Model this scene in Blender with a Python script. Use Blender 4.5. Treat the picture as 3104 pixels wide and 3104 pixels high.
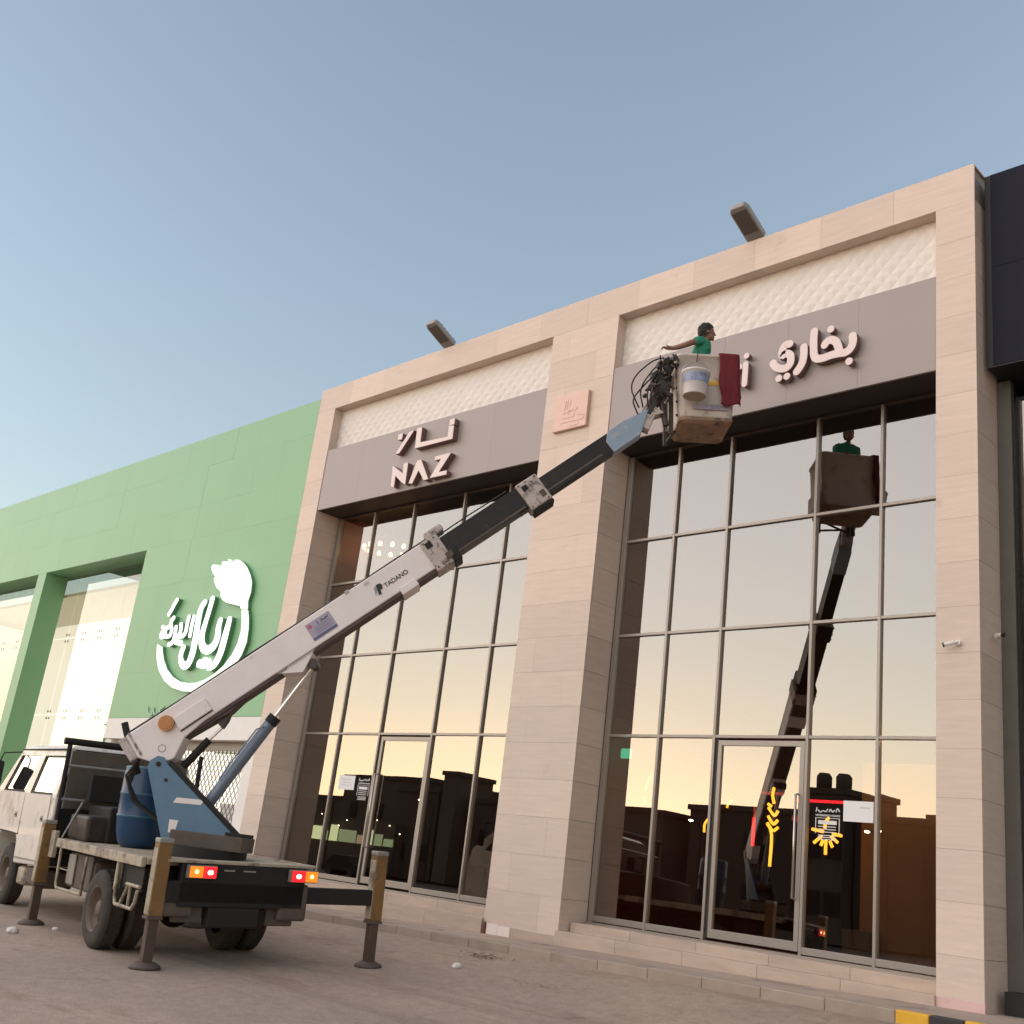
import bpy, bmesh, math, random
from mathutils import Matrix, Vector, noise
random.seed(7)
for o in list(bpy.data.objects): bpy.data.objects.remove(o)
SC = bpy.context.scene
COL = SC.collection

# ---------------------------------------------------------------- camera
CAM = Vector((0.0, -13.3266, 0.9176))
RT = Vector((0.7155, 0.68845, 0.11872)); UP = Vector((0.13362, -0.30167, 0.944)); FW = Vector((-0.68571, 0.65957, 0.30784))
cd = bpy.data.cameras.new('camera'); cam = bpy.data.objects.new('camera', cd); COL.objects.link(cam)
cd.sensor_width = 36; cd.sensor_height = 36; cd.sensor_fit = 'HORIZONTAL'; cd.lens = 38.576
cd.clip_start = 0.05; cd.clip_end = 2000
M3 = Matrix((RT, UP, -FW)).transposed()
cam.matrix_world = Matrix.Translation(CAM) @ M3.to_4x4()
SC.camera = cam

# ---------------------------------------------------------------- sky, dusk sun, exposure
SUN_AZ = Vector((-0.65, -0.76, 0)).normalized(); SUN_EL = math.radians(2.0)
w = bpy.data.worlds.new('World'); SC.world = w; w.use_nodes = True
nt = w.node_tree; nt.nodes.clear()
wo = nt.nodes.new('ShaderNodeOutputWorld'); bg = nt.nodes.new('ShaderNodeBackground'); sk = nt.nodes.new('ShaderNodeTexSky')
sk.sky_type = 'NISHITA'; sk.sun_disc = False; sk.sun_elevation = SUN_EL
sk.sun_rotation = math.atan2(SUN_AZ.x, SUN_AZ.y)
sk.air_density = 1.3; sk.dust_density = 0.10; sk.ozone_density = 2.6; sk.altitude = 0
bg.inputs[1].default_value = 0.15
hs = nt.nodes.new('ShaderNodeHueSaturation'); hs.inputs['Saturation'].default_value = 0.68; hs.inputs['Value'].default_value = 1.0
wt = nt.nodes.new('ShaderNodeMix'); wt.data_type = 'RGBA'; wt.blend_type = 'MULTIPLY'; wt.inputs['Factor'].default_value = 1.0; wt.inputs['B'].default_value = (1.02, 0.985, 0.955, 1)   # camera white balance
nt.links.new(sk.outputs[0], hs.inputs['Color']); nt.links.new(hs.outputs[0], wt.inputs['A']); nt.links.new(wt.outputs['Result'], bg.inputs[0]); nt.links.new(bg.outputs[0], wo.inputs[0])
sd = bpy.data.lights.new('sun', 'SUN'); sd.energy = 0.57; sd.angle = math.radians(150); sd.color = (1.0, 0.81, 0.70)
so = bpy.data.objects.new('sun', sd); COL.objects.link(so)
sdir = Vector((SUN_AZ.x*math.cos(SUN_EL), SUN_AZ.y*math.cos(SUN_EL), math.sin(SUN_EL)))
so.rotation_euler = sdir.to_track_quat('Z', 'Y').to_euler(); so.location = (-30, -30, 30)
SC.view_settings.view_transform = 'Standard'; SC.view_settings.look = 'None'
SC.view_settings.exposure = 2.66; SC.view_settings.gamma = 1; SC.view_settings.use_curve_mapping = False
SC.render.resolution_x = 1024; SC.render.resolution_y = 1024

# ---------------------------------------------------------------- materials
MATS = {}
def mat(name, col, rough=0.6, metal=0.0, var=0.0, vscale=3.0, stretch=(1,1,1), bump=0.0, bscale=40.0, rnd=0.0, dirt=None, dscale=2.0, dthr=0.55, spec=0.5, coat=0.0):
    m = bpy.data.materials.new(name); m.use_nodes = True; n = m.node_tree.nodes; l = m.node_tree.links
    b = n['Principled BSDF']; b.inputs['Roughness'].default_value = rough; b.inputs['Metallic'].default_value = metal
    b.inputs['Specular IOR Level'].default_value = spec; b.inputs['Coat Weight'].default_value = coat
    b.inputs['Base Color'].default_value = (*col, 1); MATS[name] = m
    out = None
    geo = n.new('ShaderNodeNewGeometry'); mp = n.new('ShaderNodeMapping'); mp.inputs['Scale'].default_value = stretch
    l.new(geo.outputs['Position'], mp.inputs[0])
    rgb = n.new('ShaderNodeRGB'); rgb.outputs[0].default_value = (*col, 1); out = rgb.outputs[0]
    if var:
        t = n.new('ShaderNodeTexNoise'); t.inputs['Scale'].default_value = vscale; t.inputs['Detail'].default_value = 8; t.inputs['Roughness'].default_value = 0.65
        l.new(mp.outputs[0], t.inputs[0])
        r = n.new('ShaderNodeMapRange'); r.inputs[1].default_value = 0.3; r.inputs[2].default_value = 0.7; r.inputs[3].default_value = 1-var; r.inputs[4].default_value = 1+var
        l.new(t.outputs[0], r.inputs[0])
        mx = n.new('ShaderNodeVectorMath'); mx.operation = 'SCALE'; l.new(out, mx.inputs[0]); l.new(r.outputs[0], mx.inputs['Scale']); out = mx.outputs[0]
    if rnd:
        oi = n.new('ShaderNodeObjectInfo'); r = n.new('ShaderNodeMapRange'); r.inputs[3].default_value = 1-rnd; r.inputs[4].default_value = 1+rnd
        l.new(oi.outputs['Random'], r.inputs[0])
        mx = n.new('ShaderNodeVectorMath'); mx.operation = 'SCALE'; l.new(out, mx.inputs[0]); l.new(r.outputs[0], mx.inputs['Scale']); out = mx.outputs[0]
    if dirt:
        t = n.new('ShaderNodeTexNoise'); t.inputs['Scale'].default_value = dscale; t.inputs['Detail'].default_value = 10; t.inputs['Roughness'].default_value = 0.7
        l.new(geo.outputs['Position'], t.inputs[0])
        r = n.new('ShaderNodeMapRange'); r.inputs[1].default_value = dthr; r.inputs[2].default_value = dthr+0.14
        l.new(t.outputs[0], r.inputs[0])
        mx = n.new('ShaderNodeMix'); mx.data_type = 'RGBA'; mx.inputs['B'].default_value = (*dirt, 1)
        l.new(r.outputs[0], mx.inputs['Factor']); l.new(out, mx.inputs['A']); out = mx.outputs['Result']
    l.new(out, b.inputs['Base Color'])
    if bump:
        t = n.new('ShaderNodeTexNoise'); t.inputs['Scale'].default_value = bscale; t.inputs['Detail'].default_value = 6
        l.new(mp.outputs[0], t.inputs[0])
        bp = n.new('ShaderNodeBump'); bp.inputs['Strength'].default_value = bump; bp.inputs['Distance'].default_value = 0.02
        l.new(t.outputs[0], bp.inputs['Height']); l.new(bp.outputs[0], b.inputs['Normal'])
    return m
def emis(name, col, s, base=(0.5,0.5,0.5)):
    m = bpy.data.materials.new(name); m.use_nodes = True; b = m.node_tree.nodes['Principled BSDF']
    b.inputs['Base Color'].default_value = (*base, 1); b.inputs['Emission Color'].default_value = (*col, 1); b.inputs['Emission Strength'].default_value = s
    MATS[name] = m; return m
def glass(name, tint, refl, rough=0.0, gcol=(1,1,1)):
    m = bpy.data.materials.new(name); m.use_nodes = True; n = m.node_tree.nodes; l = m.node_tree.links; n.clear()
    o = n.new('ShaderNodeOutputMaterial'); mx = n.new('ShaderNodeMixShader'); tr = n.new('ShaderNodeBsdfTransparent'); gl = n.new('ShaderNodeBsdfGlossy')
    tr.inputs[0].default_value = (*tint, 1); gl.inputs['Roughness'].default_value = rough; gl.inputs[0].default_value = (*gcol, 1)
    lw = n.new('ShaderNodeLayerWeight'); lw.inputs[0].default_value = 0.35
    r = n.new('ShaderNodeMapRange'); r.inputs[3].default_value = refl; r.inputs[4].default_value = 1.0
    l.new(lw.outputs['Fresnel'], r.inputs[0]); l.new(r.outputs[0], mx.inputs[0]); l.new(tr.outputs[0], mx.inputs[1]); l.new(gl.outputs[0], mx.inputs[2]); l.new(mx.outputs[0], o.inputs[0])
    # very slight waviness of real panes
    t = n.new('ShaderNodeTexNoise'); t.inputs['Scale'].default_value = 0.9; t.inputs['Detail'].default_value = 1
    g = n.new('ShaderNodeNewGeometry'); bp = n.new('ShaderNodeBump'); bp.inputs['Strength'].default_value = 0.012; bp.inputs['Distance'].default_value = 0.05
    l.new(g.outputs['Position'], t.inputs[0]); l.new(t.outputs[0], bp.inputs['Height']); l.new(bp.outputs[0], gl.inputs['Normal'])
    MATS[name] = m; return m

mat('travertine', (0.68,0.55,0.46), 0.55, var=0.075, vscale=1.3, stretch=(1.3,1.3,16), rnd=0.06, bump=0.05, bscale=10, dirt=(0.56,0.415,0.325), dscale=1.4, dthr=0.62)
mat('core', (0.30,0.24,0.20), 0.9)
mat('taupe_panel', (0.335,0.285,0.268), 0.45, metal=0.1, var=0.02, vscale=0.7, rnd=0.02)
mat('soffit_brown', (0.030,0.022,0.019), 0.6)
mat('relief_white', (0.78,0.725,0.67), 0.6, var=0.02, rnd=0.02)
mat('sign_letter', (0.80,0.67,0.64), 0.45, var=0.02)
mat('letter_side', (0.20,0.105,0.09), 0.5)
mat('copper_plaque', (0.66,0.44,0.37), 0.42, metal=0.15, var=0.05, vscale=4)
mat('alu_frame', (0.34,0.30,0.265), 0.4, metal=0.5)
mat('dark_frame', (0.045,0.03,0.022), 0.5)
mat('steel', (0.55,0.52,0.48), 0.25, metal=1.0)
glass('shop_glass', (0.50,0.40,0.32), 0.22, 0.0, (1.0,0.925,0.85))
glass('green_store_glass', (0.66,0.66,0.62), 0.10, 0.0, (1.0,0.96,0.9))
glass('vehicle_glass', (0.62,0.68,0.62), 0.16)
mat('step_stone', (0.50,0.39,0.31), 0.6, var=0.15, vscale=1.2, stretch=(1,1,6), rnd=0.05, bump=0.06, dirt=(0.30,0.22,0.17), dscale=2.2, dthr=0.62)
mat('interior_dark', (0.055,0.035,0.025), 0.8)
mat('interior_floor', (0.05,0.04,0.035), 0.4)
mat('interior_tan', (0.42,0.26,0.14), 0.7, var=0.06)
mat('interior_grey', (0.18,0.16,0.13), 0.6)
mat('interior_warm', (0.30,0.13,0.07), 0.6)
mat('pink_plinth', (0.70,0.47,0.44), 0.5, var=0.06, vscale=5)
mat('white_film', (0.85,0.74,0.68), 0.4)
mat('rust_block', (0.16,0.07,0.05), 0.8)
mat('green_acp', (0.215,0.445,0.235), 0.42, var=0.015, vscale=0.5, rnd=0.018)
mat('green_dark', (0.10,0.20,0.09), 0.5)
mat('green_raised', (0.36,0.56,0.36), 0.5)
mat('white_wall', (0.84,0.80,0.76), 0.6, var=0.04)
mat('cream_interior', (0.75,0.70,0.60), 0.8)
emis('cream_glow', (1.0,0.92,0.82), 0.16, (0.75,0.72,0.66))  # back walls glow by themselves, room light put into the material
emis('sign_white', (0.93,1.0,0.95), 0.28, (0.8,0.8,0.8))
emis('sign_mint', (0.82,1.0,0.76), 0.15, (0.8,0.9,0.8))
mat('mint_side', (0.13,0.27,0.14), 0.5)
mat('navy_acp', (0.010,0.010,0.022), 0.6, var=0.1, vscale=1.0, rnd=0.05, spec=0.15)
mat('black', (0.008,0.007,0.008), 0.6)
emis('red_led', (1.0,0.02,0.04), 0.6, (0.4,0.02,0.02))
emis('red_led_dim', (1.0,0.10,0.08), 0.08, (0.5,0.1,0.08))
emis('yellow_led', (1.0,0.50,0.05), 0.75, (0.8,0.5,0.1))
emis('exit_green', (0.08,0.9,0.62), 0.22, (0.1,0.6,0.4))
emis('bulb_warm', (1.0,0.62,0.28), 2.4, (0.9,0.8,0.6))
emis('partition_fill_led', (1.0,0.72,0.42), 3.0)  # glow of the strip added for the partition wall
mat('brass', (0.55,0.36,0.12), 0.3, metal=1.0)
mat('paper', (0.80,0.79,0.78), 0.7)
mat('paper_print', (0.55,0.55,0.55), 0.7)
mat('decal_white', (0.75,0.72,0.68), 0.6)
mat('cctv_white', (0.75,0.72,0.68), 0.4)
mat('lamp_grey', (0.30,0.28,0.26), 0.5, metal=0.3)
mat('lamp_lens', (0.10,0.085,0.075), 0.35)
# ground
mat('road_dust', (0.42,0.335,0.27), 0.9, var=0.16, vscale=0.45, bump=0.35, bscale=22, dirt=(0.25,0.18,0.14), dscale=0.75, dthr=0.57, spec=0.25)
mat('pavement', (0.40,0.31,0.25), 0.85, var=0.15, vscale=1.3, bump=0.2, bscale=18, dirt=(0.19,0.15,0.125), dscale=1.5, dthr=0.55)
mat('kerb_concrete', (0.37,0.295,0.24), 0.85, var=0.12, vscale=3, rnd=0.08, bump=0.2)
mat('kerb_yellow', (0.75,0.42,0.03), 0.6, var=0.06, vscale=6, bump=0.1)
mat('kerb_black', (0.03,0.028,0.03), 0.6, var=0.1)
mat('asphalt_far', (0.045,0.038,0.034), 0.9, var=0.1, vscale=0.3)
mat('sand_far', (0.085,0.066,0.052), 0.95, var=0.2, vscale=0.08)
# vehicle
mat('cab_white', (0.70,0.66,0.60), 0.38, var=0.05, vscale=2.5, dirt=(0.38,0.32,0.26), dscale=2.6, dthr=0.53, coat=0.2)
mat('boom_white', (0.84,0.75,0.72), 0.45, var=0.05, vscale=2.0, dirt=(0.40,0.32,0.29), dscale=3.0, dthr=0.62)
mat('boom_grime', (0.52,0.44,0.40), 0.6, var=0.12, vscale=6, dirt=(0.075,0.05,0.04), dscale=9, dthr=0.50)
mat('boom_black', (0.023,0.018,0.0175), 0.5, var=0.3, vscale=3, dirt=(0.085,0.065,0.058), dscale=4.5, dthr=0.60, spec=0.35)
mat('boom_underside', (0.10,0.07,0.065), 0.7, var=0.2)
mat('crane_blue', (0.10,0.195,0.29), 0.45, var=0.08, vscale=3, dirt=(0.09,0.12,0.16), dscale=3.5, dthr=0.58)
mat('tip_blue', (0.28,0.36,0.45), 0.5, var=0.08, vscale=4, dirt=(0.50,0.46,0.44), dscale=3.0, dthr=0.52)
mat('deck_beige', (0.42,0.36,0.27), 0.6, var=0.1, vscale=4, dirt=(0.15,0.11,0.08), dscale=4, dthr=0.49)
mat('outrigger_yellow', (0.225,0.118,0.036), 0.6, var=0.12, vscale=4, dirt=(0.13,0.075,0.04), dscale=6, dthr=0.52)
mat('outrigger_leg', (0.085,0.055,0.04), 0.6, var=0.2, vscale=5)
mat('chassis_black', (0.011,0.009,0.008), 0.7, var=0.2, vscale=4)
mat('dirty_steel', (0.10,0.075,0.06), 0.7, var=0.2, vscale=5)
mat('store_strip', (0.105,0.10,0.085), 0.5, var=0.1)
mat('grey_steel', (0.30,0.28,0.25), 0.5, metal=0.3, var=0.1)
mat('rubber', (0.050,0.042,0.036), 0.9, var=0.25, vscale=6, bump=0.3, bscale=40)
mat('rim_steel', (0.16,0.12,0.09), 0.7, metal=0.2, var=0.2, vscale=7)
mat('cyl_blue', (0.17,0.21,0.27), 0.4, metal=0.3, var=0.08)
mat('cab_back', (0.13,0.112,0.088), 0.7, var=0.25, vscale=3)  # rear side of the white cab: dirt and shade both in this colour
mat('chrome', (0.8,0.78,0.75), 0.15, metal=1.0)
mat('orange_cap', (0.55,0.24,0.08), 0.55, var=0.1, vscale=8)
mat('drum_blue', (0.012,0.052,0.13), 0.35, var=0.12, vscale=4)
mat('drum_rim', (0.04,0.13,0.19), 0.4)
mat('hose', (0.015,0.013,0.012), 0.6)
mat('greasy', (0.045,0.032,0.028), 0.5, var=0.5, vscale=9, dirt=(0.16,0.11,0.10), dscale=11, dthr=0.60)
mat('tail_housing', (0.20,0.17,0.15), 0.5)
emis('tail_red', (1.0,0.012,0.02), 0.22, (0.5,0.01,0.015))
emis('tail_amber', (1.0,0.22,0.01), 0.16, (0.6,0.2,0.02))
emis('bulb_yellow', (1.0,0.55,0.12), 0.9)
emis('bulb_white', (1.0,0.74,0.55), 0.9)
mat('logo_black', (0.02,0.02,0.02), 0.5)
mat('logo_grey', (0.30,0.30,0.36), 0.5)
mat('sticker_lilac', (0.42,0.36,0.45), 0.5)
mat('sticker_blue', (0.12,0.11,0.24), 0.5)
mat('sticker_red', (0.5,0.12,0.16), 0.5)
mat('basket_frp', (0.62,0.53,0.47), 0.5, var=0.06, vscale=5, dirt=(0.36,0.27,0.21), dscale=4.5, dthr=0.55)
mat('basket_base', (0.33,0.21,0.13), 0.7, var=0.3, vscale=6, dirt=(0.09,0.06,0.05), dscale=5, dthr=0.52)
mat('stripe_yellow', (0.72,0.42,0.06), 0.5)
mat('bucket_white', (0.66,0.62,0.62), 0.4, var=0.04)
mat('bucket_blue', (0.26,0.31,0.45), 0.45, var=0.45, vscale=16)
mat('bucket_base', (0.42,0.32,0.25), 0.6)
mat('red_cloth', (0.15,0.008,0.014), 0.8, var=0.1)
mat('skin', (0.25,0.125,0.085), 0.55)
mat('hair_black', (0.010,0.008,0.008), 0.5, bump=0.6, bscale=120)
mat('teal_shirt', (0.025,0.24,0.15), 0.8, var=0.08, vscale=14)
mat('trousers', (0.03,0.03,0.04), 0.85)
mat('eye_white', (0.7,0.68,0.65), 0.3)
mat('litter_white', (0.75,0.70,0.66), 0.8)
mat('wood_block', (0.20,0.14,0.09), 0.9, var=0.2)
mat('leaf_litter', (0.13,0.07,0.045), 0.95)
mat('far_wall', (0.10,0.075,0.058), 0.95, var=0.12, vscale=0.3, rnd=0.25)
mat('far_dark', (0.02,0.016,0.014), 0.9)
emis('far_window', (1.0,0.66,0.30), 0.10)
emis('kiosk_dim', (0.55,0.72,0.30), 0.12)
emis('car_lamp', (1.0,0.85,0.65), 5.0)
emis('far_shop', (0.80,0.92,0.45), 0.30)
emis('street_bulb', (1.0,0.80,0.5), 6.0)

# ---------------------------------------------------------------- builders
WM = {}; FIT = {}
def ident(): return Matrix.Identity(4)
def props(o, label=None, cat=None, group=None, kind=None):
    if label: o['label'] = label
    if cat: o['category'] = cat
    if group: o['group'] = group
    if kind: o['kind'] = kind
    return o
def root(name, M, label, cat, group=None):
    o = bpy.data.objects.new(name, None); COL.objects.link(o); o.empty_display_size = 0.2
    if not isinstance(M, Matrix): M = Matrix.Translation(Vector(M))
    o.matrix_world = M; WM[o.name] = M.copy(); return props(o, label, cat, group)
def world(o): return WM.get(o.name, ident()) if o else ident()
class MB:
    def __init__(s): s.v = []; s.f = []; s.sm = []
    def add(s, vs, fs, M=None, smooth=False):
        b = len(s.v)
        for p in vs: s.v.append((M @ Vector(p)) if M is not None else Vector(p))
        for f in fs: s.f.append([b+i for i in f]); s.sm.append(smooth)
        return s
    def box(s, lo, hi, M=None):
        x0,y0,z0 = lo; x1,y1,z1 = hi
        return s.add([(x0,y0,z0),(x1,y0,z0),(x1,y1,z0),(x0,y1,z0),(x0,y0,z1),(x1,y0,z1),(x1,y1,z1),(x0,y1,z1)],
              [(0,3,2,1),(4,5,6,7),(0,1,5,4),(1,2,6,5),(2,3,7,6),(3,0,4,7)], M)
    def prism(s, poly, lo, hi, axis='y', M=None):
        # poly: 2D points; axis y -> poly in (x,z); axis z -> (x,y); axis x -> (y,z)
        area = sum(poly[i][0]*poly[(i+1)%len(poly)][1]-poly[(i+1)%len(poly)][0]*poly[i][1] for i in range(len(poly)))
        if area < 0: poly = poly[::-1]
        def P(p, t): return {'y': (p[0], t, p[1]), 'z': (p[0], p[1], t), 'x': (t, p[0], p[1])}[axis]
        n = len(poly); vs = [P(p, lo) for p in poly]+[P(p, hi) for p in poly]
        from mathutils.geometry import tessellate_polygon
        tri = tessellate_polygon([[Vector((p[0],p[1],0)) for p in poly]])
        fs = []
        flip = axis == 'y'
        for t in tri:
            a,b,c = t
            ar = (poly[b][0]-poly[a][0])*(poly[c][1]-poly[a][1])-(poly[c][0]-poly[a][0])*(poly[b][1]-poly[a][1])
            if ar < 0: a,c = c,a
            if flip: fs.append((a,b,c)); fs.append((a+n,c+n,b+n))
            else: fs.append((a,c,b)); fs.append((a+n,b+n,c+n))
        for i in range(n):
            j = (i+1)%n
            fs.append((i,i+n,j+n,j) if flip else (i,j,j+n,i+n))
        return s.add(vs, fs, M)
    def cyl(s, p, q, r, r2=None, n=16, cap=True, smooth=True):
        p = Vector(p); q = Vector(q); d = (q-p).normalized(); r2 = r if r2 is None else r2
        a = d.orthogonal().normalized(); b = d.cross(a)
        vs = []
        for c, rr in ((p, r), (q, r2)):
            for i in range(n):
                t = 2*math.pi*i/n; vs.append(c+a*math.cos(t)*rr+b*math.sin(t)*rr)
        s.add(vs, [(i,(i+1)%n,n+(i+1)%n,n+i) for i in range(n)], None, smooth)
        if cap: s.add(vs, [tuple(range(n-1,-1,-1)), tuple(range(n,2*n))])
        return s
    def tube(s, pts, r, n=8, closed=False, smooth=True):
        pts = [Vector(p) for p in pts]; m = len(pts); rs = r if isinstance(r, (list,tuple)) else [r]*m
        vs = []; prev = None
        for i, p in enumerate(pts):
            if closed: d = (pts[(i+1)%m]-pts[i-1]).normalized()
            else: d = (pts[min(i+1,m-1)]-pts[max(i-1,0)]).normalized()
            a = d.orthogonal().normalized() if prev is None else (prev-d*prev.dot(d)).normalized()
            prev = a; b = d.cross(a)
            for k in range(n):
                t = 2*math.pi*k/n; vs.append(p+(a*math.cos(t)+b*math.sin(t))*rs[i])
        fs = [(i*n+k, i*n+(k+1)%n, ((i+1)%m)*n+(k+1)%n, ((i+1)%m)*n+k) for i in range(m if closed else m-1) for k in range(n)]
        s.add(vs, fs, None, smooth)
        if not closed: s.add([vs[k] for k in range(n)]+[vs[(m-1)*n+k] for k in range(n)], [tuple(range(n-1,-1,-1)), tuple(range(n,2*n))])
        return s
    def lathe(s, prof, M=None, n=28, smooth=True):
        # prof: (r,z) ; axis z
        vs = [(r*math.cos(2*math.pi*k/n), r*math.sin(2*math.pi*k/n), z) for r,z in prof for k in range(n)]
        fs = [(i*n+k, i*n+(k+1)%n, (i+1)*n+(k+1)%n, (i+1)*n+k) for i in range(len(prof)-1) for k in range(n)]
        return s.add(vs, fs, M, smooth)
    def ell(s, c, r, M=None, nu=16, nv=10):
        vs = []; fs = []
        for j in range(nv+1):
            ph = math.pi*j/nv
            for i in range(nu):
                th = 2*math.pi*i/nu
                vs.append((c[0]+r[0]*math.sin(ph)*math.cos(th), c[1]+r[1]*math.sin(ph)*math.sin(th), c[2]+r[2]*math.cos(ph)))
        for j in range(nv):
            for i in range(nu): fs.append((j*nu+i, (j+1)*nu+i, (j+1)*nu+(i+1)%nu, j*nu+(i+1)%nu))
        return s.add(vs, fs, M, True)
    def loft(s, rings, M=None, smooth=True, cap0=True, cap1=True):
        n = len(rings[0]); vs = [p for r in rings for p in r]
        fs = [(i*n+k, i*n+(k+1)%n, (i+1)*n+(k+1)%n, (i+1)*n+k) for i in range(len(rings)-1) for k in range(n)]
        if cap0: fs.append(tuple(range(n-1,-1,-1)))
        if cap1: fs.append(tuple(range((len(rings)-1)*n, len(rings)*n)))
        return s.add(vs, fs, M, smooth)
    def build(s, name, m, parent=None, frame=None, bevel=0, seg=2, label=None, cat=None, group=None, kind=None):
        X = world(parent).inverted()
        if frame is not None and id(frame) in FIT: s.v = [FIT[id(frame)](p) for p in s.v]
        if frame is not None: X = X @ frame
        me = bpy.data.meshes.new(name); me.from_pydata([X @ p for p in s.v], [], s.f); me.validate()
        for p, sm in zip(me.polygons, s.sm): p.use_smooth = sm
        me.materials.append(MATS[m]); me.update()
        o = bpy.data.objects.new(name, me); COL.objects.link(o)
        if parent: o.parent = parent; WM[o.name] = world(parent)
        if bevel:
            b = o.modifiers.new('bevel', 'BEVEL'); b.width = bevel; b.segments = seg; b.limit_method = 'ANGLE'; b.angle_limit = math.radians(40)
        return props(o, label, cat, group, kind)
def bx(name, lo, hi, m, parent, frame=None, bevel=0, **k): return MB().box(lo, hi).build(name, m, parent, frame, bevel, **k)
def inst(name, me, loc, parent, rot=(0,0,0), **k):
    o = bpy.data.objects.new(name, me); COL.objects.link(o); o.parent = parent
    o.location = world(parent).inverted() @ Vector(loc) if parent else Vector(loc); o.rotation_euler = rot
    return props(o, **k)
def smooth_path(pts, sub=4):
    P = [Vector((p[0],p[1])) for p in pts]; out = []
    for i in range(len(P)-1):
        a = P[max(i-1,0)]; b = P[i]; c = P[i+1]; d = P[min(i+2,len(P)-1)]
        for k in range(sub):
            t = k/sub
            out.append(0.5*((2*b)+(-a+c)*t+(2*a-5*b+4*c-d)*t*t+(-a+3*b-3*c+d)*t*t*t))
    out.append(P[-1]); return out
def stroke(pts, r, round_ends=True, taper=None):
    # closed outline of a thick line in 2D with round ends
    P = smooth_path(pts) if len(pts) > 2 else [Vector(p) for p in pts]
    m = len(P); L = []; R = []
    for i, p in enumerate(P):
        d = (P[min(i+1,m-1)]-P[max(i-1,0)]).normalized(); n = Vector((-d.y, d.x)); rr = r*(taper(i/(m-1)) if taper else 1)
        L.append(p+n*rr); R.append(p-n*rr)
    def capp(c, d, rr):
        n = Vector((-d.y, d.x)); return [c+(n*math.cos(t)+d*math.sin(t))*rr for t in [math.pi*k/6 for k in range(1,6)]]
    e = capp(P[-1], (P[-1]-P[-2]).normalized(), r*(taper(1) if taper else 1)) if round_ends else []
    s0 = capp(P[0], (P[0]-P[1]).normalized(), r*(taper(0) if taper else 1)) if round_ends else []
    return L+e+R[::-1]+s0
def ribbon(mb, pts, r, y0, y1, taper=None, M=None):
    """thick stroke in the x-z plane as strip quads, front face at y0, back at y1 (robust for curled strokes)"""
    P = smooth_path(pts) if len(pts) > 2 else [Vector(pts[0]), Vector(pts[0]).lerp(Vector(pts[1]),0.5), Vector(pts[1])]
    # round ends: add narrowing sections
    m = len(P); secs = []
    d0 = (P[0]-P[1]).normalized(); d1 = (P[-1]-P[-2]).normalized()
    rr = lambda t: r*(taper(t) if taper else 1)
    for a in (80,55,30): secs.append((P[0]+d0*rr(0)*math.sin(math.radians(a)), -d0, rr(0)*math.cos(math.radians(a))))
    for i, p in enumerate(P):
        secs.append((p, (P[min(i+1,m-1)]-P[max(i-1,0)]).normalized(), rr(i/(m-1))))
    for a in (30,55,80): secs.append((P[-1]+d1*rr(1)*math.sin(math.radians(a)), d1, rr(1)*math.cos(math.radians(a))))
    vs = []
    for p, d, q in secs:
        n = Vector((-d.y, d.x)); a = p+n*q; b = p-n*q
        vs += [(a.x,y0,a.y),(b.x,y0,b.y),(b.x,y1,b.y),(a.x,y1,a.y)]
    fs = []
    for i in range(len(secs)-1):
        for k in range(4): fs.append((i*4+k, i*4+(k+1)%4, (i+1)*4+(k+1)%4, (i+1)*4+k))
    k = (len(secs)-1)*4; fs += [(3,2,1,0),(k,k+1,k+2,k+3)]
    return mb.add(vs, fs, M)
def disc(mb, c, r, y0, y1, n=24):
    return mb.prism([(c[0]+r*math.cos(2*math.pi*k/n), c[1]+r*math.sin(2*math.pi*k/n)) for k in range(n)], y0, y1, 'y')
def text_mesh(s, size, ext=0.0015):
    c = bpy.data.curves.new('txt', 'FONT'); c.body = s; c.size = size; c.extrude = ext; c.offset = size*.018; c.align_x = 'LEFT'
    o = bpy.data.objects.new('txt', c); COL.objects.link(o); dg = bpy.context.evaluated_depsgraph_get()
    me = bpy.data.meshes.new_from_object(o.evaluated_get(dg)); bpy.data.objects.remove(o); bpy.data.curves.remove(c)
    return me
def text_part(name, s, size, m, parent, frame, ext=0.0015, sx=1.0):
    me = text_mesh(s, size, ext); me.transform(world(parent).inverted() @ frame @ Matrix.Diagonal((sx,1,1,1)))
    me.materials.clear(); me.materials.append(MATS[m])
    o = bpy.data.objects.new(name, me); COL.objects.link(o); o.parent = parent; WM[o.name] = world(parent); return o
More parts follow.
